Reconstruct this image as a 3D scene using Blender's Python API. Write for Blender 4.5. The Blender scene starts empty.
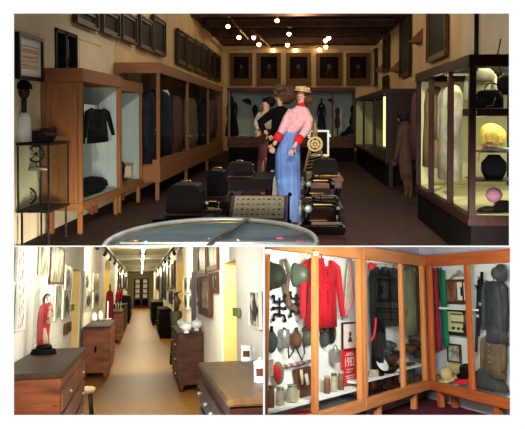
import bpy, bmesh, math, random
from mathutils import Matrix, Vector
random.seed(7)
S = bpy.context.scene; COL = S.collection
V = Vector; PI = math.pi
# ------------------------------------------------------------------ camera, world, lights
F, CX, CY = 700.0, 262.5, 130.0
EYE = V((0, 0, 1.6))

def rotto(vx, vy, roll=0.0):
    """orientation of a room whose long axis runs towards image direction vx, vy"""
    a, b = (vx-CX)/F, (CY-vy)/F
    th = math.atan(b); psi = math.atan(-a*math.cos(th))
    return Matrix.Rotation(th, 3, 'X') @ Matrix.Rotation(psi, 3, 'Z') @ Matrix.Rotation(roll, 3, 'Y')
RT = rotto(298, 116)
K2W = RT.transposed()                      # the upper hall is the upright world
cam = bpy.data.cameras.new('camera'); cam.sensor_width = 36; cam.lens = 36*F/525
cam.shift_y = (CY-214.5)/525; cam.clip_start = .05; cam.clip_end = 300
co = bpy.data.objects.new('camera', cam); COL.objects.link(co)
co.matrix_world = Matrix.Translation(EYE) @ (K2W @ Matrix.Rotation(PI/2, 3, 'X')).to_4x4()
S.camera = co
S.view_settings.view_transform = 'Standard'; S.view_settings.look = 'None'
S.view_settings.exposure = 0; S.view_settings.gamma = 1; S.view_settings.use_curve_mapping = False
S.cycles.max_bounces = 8; S.cycles.transparent_max_bounces = 24

class Frame:
    def __init__(s, R, clip):
        s.R = R; s.W = K2W @ R; s.clip = clip
        s.M = Matrix.Translation(EYE) @ s.W.to_4x4() @ Matrix.Translation(-EYE)
    def ray(s, u, v): return s.R.transposed() @ V(((u-CX)/F, 1, (CY-v)/F))
    def pt(s, u, v, x=None, y=None, z=None):
        d = s.ray(u, v)
        t = x/d.x if x is not None else y/d.y if y is not None else (z-EYE.z)/d.z
        return EYE + d*t
    def mpp(s, p): return (s.R @ (p-EYE)).y/F
    def turned(s, ang): return Frame(s.R @ Matrix.Rotation(ang, 3, 'Z'), s.clip)
T = Frame(RT, (14, 509, 13.5, 245.6))
L = Frame(rotto(141, 288, math.radians(-1.3)), (14, 263, 247, 415))
B = Frame(rotto(386, 293, math.radians(1.0)), (265, 510, 247, 415))
def lookdir(fr, u, h=292):
    d = fr.ray(u, h); return math.atan2(d.y, d.x)
A = B.turned(lookdir(B, 705))
C = B.turned(lookdir(B, 28, 296)+PI)

w = bpy.data.worlds.new('sky'); S.world = w; w.use_nodes = True
nt = w.node_tree; nt.nodes.clear()
geo = nt.nodes.new('ShaderNodeTexCoord'); sep = nt.nodes.new('ShaderNodeSeparateXYZ')
mr = nt.nodes.new('ShaderNodeMapRange'); mr.inputs['From Min'].default_value = .45; mr.inputs['From Max'].default_value = .7
bgn = nt.nodes.new('ShaderNodeBackground'); wo = nt.nodes.new('ShaderNodeOutputWorld')
rmp = nt.nodes.new('ShaderNodeValToRGB'); rmp.color_ramp.elements[0].color = (.035, .032, .03, 1); rmp.color_ramp.elements[1].color = (1.0, 1.0, 1.0, 1)
nt.links.new(geo.outputs['Generated'], sep.inputs[0]); nt.links.new(sep.outputs['Y'], mr.inputs['Value'])
nt.links.new(mr.outputs[0], rmp.inputs[0]); nt.links.new(rmp.outputs[0], bgn.inputs[0]); nt.links.new(bgn.outputs[0], wo.inputs[0])
bgn.inputs[1].default_value = 1.02

def lamp(kind, fr, loc, aim, power, col, size=.5, size_y=None, spot=None, blend=.5, spread=None, nm=None):
    d = bpy.data.lights.new(nm or (kind.lower()+'_light'), kind); d.energy = power; d.color = col
    if kind == 'AREA':
        d.size = size
        if size_y: d.shape = 'RECTANGLE'; d.size_y = size_y
        if spread: d.spread = math.radians(spread)
    else: d.shadow_soft_size = size
    if kind == 'SPOT': d.spot_size = math.radians(spot); d.spot_blend = blend
    o = bpy.data.objects.new(d.name, d); COL.objects.link(o)
    p = fr.M @ V(loc); q = fr.M @ V(aim)
    o.matrix_world = Matrix.Translation(p) @ (q-p).to_track_quat('-Z', 'Y').to_matrix().to_4x4()
    return o
WARM = (1.0, .78, .48)
lamp('SPOT', T, (.15, 6.2, 4.3), (.0, 12.5, 1.2), 1050, (1, .93, .84), .12, spot=88, blend=.6, nm='hall_added_key')  # added key spot, out of view, lights the hall beyond the near tables
lamp('SPOT', T, (.1, .1, 1.9), (0, 14, 2.2), 170, (1, .95, .88), .05, spot=42, blend=.8, nm='flash_light')
for x, y, p in ((-1.6, 15, 90), (1.8, 17, 75), (0, 22, 140), (0, 28.5, 110)):
    lamp('POINT', T, (x, y, 4.85), (0, 0, 0), p, WARM, .04, nm='ceiling_point_light')
lamp('AREA', L, (0, 2.7, 1.72), (0, 7, .8), 60, (1, .96, .88), 1.0, .16, spread=110, nm='corridor_fill')  # added fill panel facing away from the camera, for the near corridor
lamp('AREA', L, (-.06, 7.2, 1.84), (-1, 7.3, 1.75), 17, (1, .97, .92), 2.2, .2, spread=150, nm='corridor_fill')  # added side fill to brighten the left wall
lamp('AREA', L, (.06, 6.6, 1.8), (1, 6.7, 1.7), 12, (1, .97, .92), 2.2, .2, spread=150, nm='corridor_fill')  # added side fill to brighten the right wall
lamp('AREA', L, (0, 8, 2.02), (0, 15, .6), 85, (1, .93, .78), 1.2, .16, spread=150, nm='corridor_fill')  # another added fill, unseen from behind, further along
lamp('AREA', L, (0, 14, 2.36), (0, 24, .6), 120, (1, .9, .66), 1.2, .16, spread=160, nm='corridor_fill')  # deepest of the added corridor fills
for y, p in ((24, 120), (33, 130), (44, 150), (55, 150)):
    lamp('POINT', L, (.07, y, 2.6), (0, 0, 0), p, (1, .86, .55), .05, nm='corridor_point_light')
lamp('AREA', B, (.35, 6.3, 1.85), (.6, 10.5, 1.0), 120, (1, .97, .92), 1.8, .25, spread=130, nm='display_room_fill')  # added fill, unseen from behind, brightens the uniform cases

# ------------------------------------------------------------------ materials
def lin(c):
    r = [x/255 for x in c]
    return tuple(((x+.055)/1.055)**2.4 if x > .04045 else x/12.92 for x in r)+(1,)
MATS = {}
def mat(nm, rgb, rough=.6, var=.12, scale=8, stretch=(1, 1, 1), metal=0, bump=0, rgb2=None, spec=.14, wave=None, emit=0):
    if nm in MATS: return MATS[nm]
    m = bpy.data.materials.new(nm); m.use_nodes = True; t = m.node_tree; b = t.nodes['Principled BSDF']
    b.inputs['Roughness'].default_value = rough; b.inputs['Metallic'].default_value = metal
    b.inputs['Specular IOR Level'].default_value = spec
    c = lin(rgb); c2 = lin(rgb2) if rgb2 else tuple(x*(1-var*2) for x in c[:3])+(1,)
    tc = t.nodes.new('ShaderNodeTexCoord'); mp = t.nodes.new('ShaderNodeMapping'); mp.inputs['Scale'].default_value = stretch
    t.links.new(tc.outputs['Object'], mp.inputs[0])
    if wave:
        n = t.nodes.new('ShaderNodeTexWave'); n.inputs['Scale'].default_value = scale; n.inputs['Distortion'].default_value = wave
        n.inputs['Detail'].default_value = 2
    else:
        n = t.nodes.new('ShaderNodeTexNoise'); n.inputs['Scale'].default_value = scale; n.inputs['Detail'].default_value = 5
    t.links.new(mp.outputs[0], n.inputs['Vector'])
    r = t.nodes.new('ShaderNodeValToRGB'); r.color_ramp.elements[0].position = .3; r.color_ramp.elements[1].position = .7
    r.color_ramp.elements[0].color = c2; r.color_ramp.elements[1].color = c
    t.links.new(n.outputs['Fac'], r.inputs[0]); t.links.new(r.outputs[0], b.inputs['Base Color'])
    if bump:
        bp = t.nodes.new('ShaderNodeBump'); bp.inputs['Strength'].default_value = bump; bp.inputs['Distance'].default_value = .02
        t.links.new(n.outputs['Fac'], bp.inputs['Height']); t.links.new(bp.outputs[0], b.inputs['Normal'])
    if emit:
        b.inputs['Emission Color'].default_value = c; b.inputs['Emission Strength'].default_value = emit
    MATS[nm] = m; return m
def glass(nm, tint=(1, 1, 1), amt=.06):
    m = bpy.data.materials.new(nm); m.use_nodes = True; t = m.node_tree; t.nodes.clear()
    o = t.nodes.new('ShaderNodeOutputMaterial'); mx = t.nodes.new('ShaderNodeMixShader'); tr = t.nodes.new('ShaderNodeBsdfTransparent')
    gl = t.nodes.new('ShaderNodeBsdfGlossy'); tr.inputs[0].default_value = tint+(1,); gl.inputs['Roughness'].default_value = .03
    mx.inputs[0].default_value = amt*.6; t.links.new(tr.outputs[0], mx.inputs[1]); t.links.new(gl.outputs[0], mx.inputs[2]); t.links.new(mx.outputs[0], o.inputs[0])
    MATS[nm] = m; return m
glass('pane_glass', (.97, .99, .98)); glass('dome_glass', (.9, .94, .92), .13); glass('table_glass', (.85, .9, .92), .12)
def photomat(nm, dark, light, scale, ramp=(.42, .55), detail=3):
    """printed picture: irregular dark and light patches"""
    m = mat(nm, light, .35, scale=scale, rgb2=dark)
    for n in m.node_tree.nodes:
        if n.type == 'VALTORGB': n.color_ramp.elements[0].position, n.color_ramp.elements[1].position = ramp
        if n.type == 'TEX_NOISE': n.inputs['Detail'].default_value = detail
    return m
mat('wood_orange', (134, 86, 48), .55, scale=3, stretch=(8, 8, .6), rgb2=(112, 68, 36), spec=.25)
mat('wood_orange_level', (134, 86, 48), .55, scale=3, stretch=(.6, 8, 8), rgb2=(112, 68, 36), spec=.25)
mat('wood_honey', (200, 136, 82), .4, scale=3, stretch=(8, 8, .5), rgb2=(178, 110, 60))
mat('wood_honey_level', (200, 136, 82), .4, scale=3, stretch=(.5, 8, 8), rgb2=(178, 110, 60))
mat('wood_amber', (180, 98, 50), .4, scale=3, stretch=(8, 8, .5), rgb2=(152, 76, 36))
mat('wood_amber_level', (180, 98, 50), .4, scale=3, stretch=(.5, 8, 8), rgb2=(152, 76, 36))
mat('wood_mahogany', (52, 27, 20), .4, scale=4, stretch=(6, 6, .6), rgb2=(32, 16, 12))
mat('wood_panel', (128, 84, 62), .6, scale=5, stretch=(5, 5, .7), rgb2=(112, 70, 50))
mat('wood_dresser', (156, 86, 46), .4, scale=2.5, stretch=(1, 1, 5), rgb2=(90, 44, 24), spec=.2)
mat('wood_dresser_dark', (90, 52, 34), .4, scale=3, stretch=(1, 1, 6), rgb2=(44, 25, 17))
mat('wood_rosy', (98, 58, 46), .5, scale=3, stretch=(.8, 5, 5), rgb2=(64, 34, 28))
mat('wood_top', (116, 86, 52), .4, scale=3, stretch=(6, .6, 1), rgb2=(86, 60, 36), spec=.25)
mat('wood_top_dark', (78, 58, 38), .45, scale=3, stretch=(6, .6, 1), rgb2=(58, 42, 28), spec=.1)
mat('wood_black', (18, 13, 12), .6, scale=4, rgb2=(11, 8, 8), spec=.05)
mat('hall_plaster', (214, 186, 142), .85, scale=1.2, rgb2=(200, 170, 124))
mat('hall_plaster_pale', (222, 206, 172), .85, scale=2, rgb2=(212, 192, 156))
mat('hall_ceiling', (84, 58, 44), .7, scale=2, stretch=(.4, 3, 1), rgb2=(54, 38, 32))
mat('hall_floor', (66, 44, 38), .85, scale=9, rgb2=(50, 33, 30), spec=.1)
mat('beam_wood', (92, 62, 46), .6, scale=3, rgb2=(60, 40, 32))
mat('case_lining', (166, 172, 170), .8, scale=14, stretch=(8, 8, .3), rgb2=(144, 152, 150))
mat('case_lining_cream', (232, 226, 176), .8, scale=2, rgb2=(216, 208, 150))
mat('case_white', (236, 236, 234), .8, scale=2, rgb2=(228, 228, 226))
mat('gilt', (112, 78, 36), .45, scale=30, metal=.3, rgb2=(50, 32, 18)); mat('gilt_dull', (70, 48, 28), .5, scale=22, metal=.2, rgb2=(34, 22, 15)); mat('canvas_dark', (24, 18, 15), .6, scale=3, rgb2=(12, 9, 8), spec=.04)
mat('canvas_brown', (44, 31, 23), .6, scale=4, rgb2=(26, 18, 14), spec=.04); mat('skin_paint', (78, 56, 40), .6, scale=6, spec=.2)
mat('black_cloth', (18, 17, 19), .9, scale=9, rgb2=(9, 8, 10), spec=.05); mat('navy_cloth', (32, 32, 42), .85, scale=6, rgb2=(18, 18, 26))
mat('black_metal', (16, 14, 14), .4, scale=5, rgb2=(9, 8, 8), spec=.12); mat('iron', (62, 58, 54), .5, scale=20, metal=.4, rgb2=(34, 30, 28))
mat('silver', (176, 176, 170), .4, scale=10, metal=.5, rgb2=(150, 150, 146)); mat('brass', (190, 148, 70), .3, scale=10, metal=.8, rgb2=(140, 100, 40))
mat('cream_cloth', (226, 216, 184), .85, scale=8, stretch=(3, 3, .6), rgb2=(200, 188, 150)); mat('white_cloth', (228, 226, 222), .8, scale=8, rgb2=(206, 204, 200))
mat('pink_cloth', (218, 170, 172), .85, scale=16, rgb2=(196, 142, 148)); mat('blue_cloth', (112, 142, 196), .85, scale=5, stretch=(7, 7, .3), rgb2=(84, 112, 168))
mat('red_cloth', (206, 34, 48), .8, scale=7, stretch=(3, 3, .7), rgb2=(168, 20, 36)); mat('red_cuff', (206, 36, 44), .8); mat('plum_cloth', (104, 62, 62), .85, scale=7, stretch=(5, 5, .4), rgb2=(72, 40, 42))
mat('brown_cloth', (84, 58, 46), .85, scale=6, rgb2=(62, 42, 34)); mat('tan_cloth', (170, 130, 90), .85, scale=6, stretch=(5, 5, .5), rgb2=(130, 92, 58))
mat('skin', (206, 156, 130), .6, var=.04); mat('hair_brown', (108, 76, 58), .8, scale=26, bump=.8, rgb2=(58, 38, 30)); mat('hair_black', (26, 22, 24), .7, scale=20, bump=.5)
mat('straw', (206, 184, 138), .8, scale=24, rgb2=(176, 150, 104), bump=.3); mat('straw_yellow', (240, 214, 110), .8, scale=24, rgb2=(214, 180, 80), bump=.3); mat('ribbon_pink', (226, 110, 128), .7)
mat('rose_felt', (164, 108, 128), .8, scale=12); mat('paper', (232, 228, 214), .7, var=.03); mat('leather', (104, 62, 40), .5, scale=9, rgb2=(70, 40, 26)); mat('leather_dark', (50, 36, 30), .45, scale=9)
mat('olive', (124, 126, 98), .75, scale=6, stretch=(3, 3, .8), rgb2=(96, 100, 76)); mat('olive_dark', (50, 56, 42), .5, scale=6, rgb2=(34, 40, 30)); mat('olive_grey', (86, 96, 78), .45, scale=6, rgb2=(70, 78, 62), spec=.4)
mat('slate_cloth', (66, 70, 72), .8, scale=6, stretch=(3, 3, .8), rgb2=(44, 48, 52)); mat('khaki', (112, 92, 72), .85, scale=7, rgb2=(86, 70, 54)); mat('green_cloth', (20, 120, 84), .8, scale=5, stretch=(5, 5, .5), rgb2=(12, 86, 62))
mat('crimson_cloth', (150, 34, 62), .8, scale=5, stretch=(5, 5, .5), rgb2=(108, 20, 44)); mat('tin', (170, 166, 158), .35, scale=6, metal=.6, rgb2=(120, 116, 108)); mat('jar_brown', (124, 86, 64), .4, scale=14, rgb2=(90, 58, 42)); mat('jar_pale', (178, 170, 150), .35, scale=10, rgb2=(140, 130, 110))
mat('poster_red', (214, 38, 44), .5, var=.05); mat('poster_print', (240, 220, 214), .6, var=.02); mat('frame_black', (32, 28, 30), .4); mat('frame_brown', (82, 44, 30), .4, scale=8, rgb2=(56, 28, 20))
mat('corridor_wall', (234, 230, 216), .85, scale=1.5, rgb2=(226, 222, 206)); mat('corridor_cream', (220, 208, 164), .85, scale=1.2, rgb2=(210, 196, 148)); mat('ochre_paint', (238, 212, 138), .8, scale=2, rgb2=(226, 192, 100))
mat('corridor_ceiling', (206, 200, 170), .85, scale=1); mat('grey_paint', (150, 150, 158), .7, var=.05); mat('porcelain', (232, 236, 236), .2, var=.02, spec=.7)
mat('lamp_glow', (255, 214, 140), .5, emit=14); mat('tube_glow', (255, 250, 230), .5, emit=9); mat('pane_day', (214, 206, 170), .3, scale=3, emit=.3); mat('case_glow', (255, 240, 170), .5, emit=1.4)
mat('maroon_carpet', (96, 44, 56), .9, scale=14, rgb2=(72, 30, 42), spec=.1); mat('room_wall', (214, 206, 218), .85, scale=2); mat('statue_red', (214, 72, 72), .55, scale=5, rgb2=(180, 46, 52)); mat('statue_pale', (222, 190, 160), .55, var=.06)
mat('switch_green', (120, 134, 70), .5); mat('radio_cream', (222, 214, 172), .5, scale=6, rgb2=(200, 190, 140)); mat('wicker', (150, 120, 80), .8, scale=20, rgb2=(110, 84, 52), bump=.5); mat('plant_green', (50, 48, 30), .7, scale=10, rgb2=(32, 32, 20))
mat('vitrine_felt', (196, 206, 208), .8, scale=7, rgb2=(166, 180, 186)); mat('mauve_border', (150, 98, 100), .85, scale=18, rgb2=(126, 76, 80)); mat('dark_void', (26, 22, 22), .8); mat('blue_box', (60, 74, 120), .7); mat('beige_box', (190, 168, 146), .8, var=.06)
photomat('photo_grey', (44, 44, 40), (206, 202, 186), 9); photomat('photo_green', (58, 64, 46), (178, 176, 146), 6); photomat('photo_fine', (60, 58, 56), (220, 218, 206), 16, (.36, .46))
photomat('document', (146, 100, 84), (226, 200, 170), 3, (.35, .6)); photomat('notice_grey', (120, 124, 120), (178, 180, 174), 10); photomat('books', (58, 32, 24), (176, 120, 82), 4, (.4, .6)); photomat('embroidery', (128, 84, 52), (226, 208, 164), 34, (.36, .44))
MATS['document'].node_tree.nodes['Mapping'].inputs['Scale'].default_value = (.3, .3, 14); MATS['books'].node_tree.nodes['Mapping'].inputs['Scale'].default_value = (9, 9, 1.2)
def tiles(nm, c1, c2, mortar, sc):
    m = bpy.data.materials.new(nm); m.use_nodes = True; t = m.node_tree; b = t.nodes['Principled BSDF']
    tc = t.nodes.new('ShaderNodeTexCoord'); mp = t.nodes.new('ShaderNodeMapping'); mp.inputs['Rotation'].default_value = (0, 0, PI/4)
    br = t.nodes.new('ShaderNodeTexBrick'); br.inputs['Color1'].default_value = lin(c1); br.inputs['Color2'].default_value = lin(c2); br.inputs['Mortar'].default_value = lin(mortar); br.inputs['Scale'].default_value = sc; br.inputs['Mortar Size'].default_value = .012
    t.links.new(tc.outputs['Object'], mp.inputs[0]); t.links.new(mp.outputs[0], br.inputs[0]); t.links.new(br.outputs[0], b.inputs['Base Color'])
    b.inputs['Roughness'].default_value = .5; b.inputs['Specular IOR Level'].default_value = .15; MATS[nm] = m
tiles('terracotta', (152, 108, 46), (142, 97, 40), (130, 90, 38), 5)

# ------------------------------------------------------------------ mesh builder
class MB:
    def __init__(s, fr, mt, M=None): s.v = []; s.f = []; s.fr = fr; s.mats = []; s.M = M or Matrix(); s.use(mt)
    def use(s, mt):
        if mt not in s.mats: s.mats.append(mt)
        s.mi = s.mats.index(mt); return s
    def at(s, M): s.M = M; return s
    def add(s, vs, fs, smooth=False):
        n = len(s.v); s.v += [s.M @ V(p) for p in vs]; s.f += [([n+i for i in f], s.mi, smooth) for f in fs]; return s
    def box(s, x0, x1, y0, y1, z0, z1):
        return s.add([(x, y, z) for z in (z0, z1) for y in (y0, y1) for x in (x0, x1)], [(0, 2, 3, 1), (4, 5, 7, 6), (0, 1, 5, 4), (2, 6, 7, 3), (0, 4, 6, 2), (1, 3, 7, 5)])
    def prism(s, pts, y0, y1, smooth=False):     # outline in x,z extruded along y
        n = len(pts)
        return s.add([(x, y0, z) for x, z in pts]+[(x, y1, z) for x, z in pts], [tuple(range(n)), tuple(range(2*n-1, n-1, -1))]+[(i+n, (i+1) % n+n, (i+1) % n, i) for i in range(n)], smooth)
    def loft(s, secs, n=16, cap=True, fold=0, folds=9, ph=0, tilt=None):   # (z, cx, cy, rx, ry)
        vs = []; fs = []
        for k, (z, cx, cy, rx, ry) in enumerate(secs):
            for i in range(n):
                a = 2*PI*i/n; q = 1+fold*math.sin(a*folds+ph)*(k/max(1, len(secs)-1) if fold < 0 else 1)
                vs.append((cx+rx*q*math.cos(a), cy+ry*q*math.sin(a), z))
        for k in range(len(secs)-1):
            for i in range(n): fs.append((k*n+i, k*n+(i+1) % n, (k+1)*n+(i+1) % n, (k+1)*n+i))
        if cap: fs += [tuple(range(n-1, -1, -1)), tuple(range((len(secs)-1)*n, len(secs)*n))]
        return s.add(vs, fs, True)
    def lathe(s, c, prof, n=20): return s.loft([(c[2]+z, c[0], c[1], r, r) for r, z in prof], n)
    def tube(s, pts, rad, n=8, flat=1.0):
        pts = [V(p) for p in pts]; rad = rad if isinstance(rad, (list, tuple)) else [rad]*len(pts); vs = []; fs = []
        up = V((0, 0, 1)); a = None
        for k, p in enumerate(pts):
            d = (pts[min(k+1, len(pts)-1)]-pts[max(k-1, 0)]).normalized()
            if a is None: a = d.cross(up) if abs(d.dot(up)) < .9 else d.cross(V((0, 1, 0)))
            a = (a-d*a.dot(d)).normalized(); b = d.cross(a)
            for i in range(n):
                t = 2*PI*i/n; vs.append(p+a*rad[k]*math.cos(t)+b*rad[k]*flat*math.sin(t))
        for k in range(len(pts)-1):
            for i in range(n): fs.append((k*n+i, k*n+(i+1) % n, (k+1)*n+(i+1) % n, (k+1)*n+i))
        fs += [tuple(range(n-1, -1, -1)), tuple(range((len(pts)-1)*n, len(pts)*n))]
        return s.add(vs, fs, True)
    def ball(s, c, rx, ry=None, rz=None, n=14, m=8, lump=0):
        ry = ry or rx; rz = rz or rx; secs = []
        vs = []; fs = []
        for k in range(m+1):
            ph = -PI/2+PI*k/m
            for i in range(n):
                a = 2*PI*i/n; q = 1+(lump*math.sin(i*2.7+k*1.9) if lump else 0); r = max(.02, math.cos(ph))
                vs.append((c[0]+rx*q*r*math.cos(a), c[1]+ry*q*r*math.sin(a), c[2]+rz*q*math.sin(ph)))
        for k in range(m):
            for i in range(n): fs.append((k*n+i, k*n+(i+1) % n, (k+1)*n+(i+1) % n, (k+1)*n+i))
        fs += [tuple(range(n-1, -1, -1)), tuple(range(m*n, m*n+n))]
        return s.add(vs, fs, True)
    def ring(s, c, r, t, n=20, rz=None, plane='xz'):
        rz = rz or r; pts = []
        for i in range(n+1):
            a = 2*PI*i/n
            pts.append((c[0]+r*math.cos(a), c[1], c[2]+rz*math.sin(a)) if plane == 'xz' else (c[0]+r*math.cos(a), c[1]+rz*math.sin(a), c[2]))
        return s.tube(pts, t, 6)
    def build(s, name, parent=None, label=None, cat=None, group=None, bev=0, clip=True, kind=None):
        if not s.v: return None
        ws = [s.fr.M @ p for p in s.v]
        bm = bmesh.new(); vv = [bm.verts.new(p) for p in ws]
        for f, mi, sm in s.f:
            try: x = bm.faces.new([vv[i] for i in f]); x.material_index = mi; x.smooth = sm
            except ValueError: pass
        bm.normal_update()
        if bev:
            ed = [e for e in bm.edges if len(e.link_faces) == 2 and not e.link_faces[0].smooth and e.calc_face_angle(0) > .6]
            try: bmesh.ops.bevel(bm, geom=ed, offset=bev, segments=2, affect='EDGES', clamp_overlap=True)
            except Exception: pass
        if clip:
            u0, u1, v0, v1 = s.fr.clip
            for n in (V((F, CX-u0, 0)), V((-F, u1-CX, 0)), V((0, CY-v0, -F)), V((0, v1-CY, F))):
                nw = (K2W @ n).normalized()
                ds = [(v.co-EYE).dot(nw) for v in bm.verts]
                if ds and min(ds) < -1e-4:
                    r = bmesh.ops.bisect_plane(bm, geom=bm.verts[:]+bm.edges[:]+bm.faces[:], plane_co=EYE, plane_no=nw, clear_inner=True)
                    ce = [e for e in r['geom_cut'] if isinstance(e, bmesh.types.BMEdge) and e.is_valid]
                    if ce:
                        try: bmesh.ops.holes_fill(bm, edges=ce, sides=0)
                        except Exception: pass
        if not bm.verts: bm.free(); return None
        if parent is None:
            cs = [s.fr.M.inverted() @ v.co for v in bm.verts]
            lo = [min(c[i] for c in cs) for i in range(3)]; hi = [max(c[i] for c in cs) for i in range(3)]
            Mo = s.fr.M @ Matrix.Translation(V(((lo[0]+hi[0])/2, (lo[1]+hi[1])/2, lo[2])))
        if parent is not None: Mo = TM[parent.name]
        bm.transform(Mo.inverted()); me = bpy.data.meshes.new(name); bm.to_mesh(me); bm.free()
        for k in s.mats: me.materials.append(MATS[k])
        o = bpy.data.objects.new(name, me); COL.objects.link(o)
        if parent is not None: o.parent = parent; TM[o.name] = Mo
        else: o.matrix_world = Mo; TM[o.name] = Mo
        if label: o['label'] = label
        if cat: o['category'] = cat
        if group: o['group'] = group
        if kind: o['kind'] = kind
        return o
TM = {}
def thing(fr, name, label, cat, loc, group=None):
    o = bpy.data.objects.new(name, None); COL.objects.link(o); o.empty_display_size = .1
    Mo = fr.M @ Matrix.Translation(V(loc)); o.matrix_world = Mo; TM[o.name] = Mo
    o['label'] = label; o['category'] = cat
    if group: o['group'] = group
    return o
def basis(O, N):
    """local x along the surface (left to right seen from the front), local y into it, z up"""
    y = -V(N).normalized(); x = y.cross(V((0, 0, 1))); M = Matrix((x, y, V((0, 0, 1)))).transposed().to_4x4()
    return Matrix.Translation(V(O)) @ M
def struct(m, name): return m.build(name, kind='structure')

# ------------------------------------------------------------------ the upper hall: shell
WX0, WX1, YB, ZC = -3.45, 3.54, 32.2, 5.05
m = MB(T, 'hall_floor'); m.box(WX0-.1, WX1+.1, 3, YB+.1, -.15, 0); struct(m, 'floor')
wa = T.pt(54.7, 40, x=WX0).y; wb = T.pt(76.5, 40, x=WX0).y
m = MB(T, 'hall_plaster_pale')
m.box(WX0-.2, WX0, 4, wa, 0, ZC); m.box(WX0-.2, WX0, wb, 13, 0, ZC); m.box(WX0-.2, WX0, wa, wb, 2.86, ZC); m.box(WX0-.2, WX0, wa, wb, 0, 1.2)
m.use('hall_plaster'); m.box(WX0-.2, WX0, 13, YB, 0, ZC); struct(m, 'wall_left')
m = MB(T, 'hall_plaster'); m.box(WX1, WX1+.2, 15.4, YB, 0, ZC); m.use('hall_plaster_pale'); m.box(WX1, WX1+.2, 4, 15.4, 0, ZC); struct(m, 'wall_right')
m = MB(T, 'hall_plaster'); m.box(WX0-.2, WX1+.2, YB, YB+.2, 0, ZC); struct(m, 'wall_back')
m = MB(T, 'hall_ceiling'); m.box(WX0-.2, WX1+.2, 4, YB+.2, ZC, ZC+.2); struct(m, 'ceiling')
for i, y in enumerate((20.2, 22.6, 25.2, 28, 31)):
    m = MB(T, 'beam_wood'); m.box(WX0, WX1, y-.13, y+.13, ZC-.26, ZC); struct(m, 'trim_%d' % (i+1))
m = MB(T, 'beam_wood')
m.box(WX0, WX0+.12, 15, YB, ZC-.2, ZC); m.box(WX1-.12, WX1, 15, YB, ZC-.2, ZC); m.box(WX0, WX1, YB-.12, YB, ZC-.22, ZC); struct(m, 'trim_6')
# opening high in the left wall with its dark frame
m = MB(T, 'wood_black'); X = WX0
for y0, y1, z0, z1 in ((wa, wa+.06, 1.2, 2.86), (wb-.06, wb, 1.2, 2.86), (wa+.42, wa+.5, 1.2, 2.86), (wa, wb, 2.8, 2.86), (wa, wb, 1.2, 1.26)):
    m.box(X-.1, X+.02, y0, y1, z0, z1)
m.use('dark_void'); m.box(X-.2, X-.16, wa, wb, 1.2, 2.86); m.use('slate_cloth'); m.box(X-.15, X-.12, wa+.52, wb-.06, 1.3, 2.8); struct(m, 'window_1')
d1 = T.pt(98.6, 40, x=WX0).y
m = MB(T, 'hall_plaster_pale', basis((WX0, wb+.02, 1.2), (1, 0, 0))); m.box(0, d1-wb, -.03, 0, 0, 1.62)
m.use('hall_plaster'); m.box(.0, .02, -.04, -.028, 0, 1.62); m.box(d1-wb-.02, d1-wb, -.04, -.028, 0, 1.62); m.box(0, d1-wb, -.04, -.028, 1.6, 1.62); struct(m, 'trim_7')
m = MB(T, 'black_metal'); pp = T.pt(476.3, 40, x=WX1-.04); m.tube([(pp.x, pp.y, 2), (pp.x, pp.y, 5)], .045, 10); m.build('conduit', None, 'black vertical pipe running up the pale right wall above the dark display cabinet', 'pipe')

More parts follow.
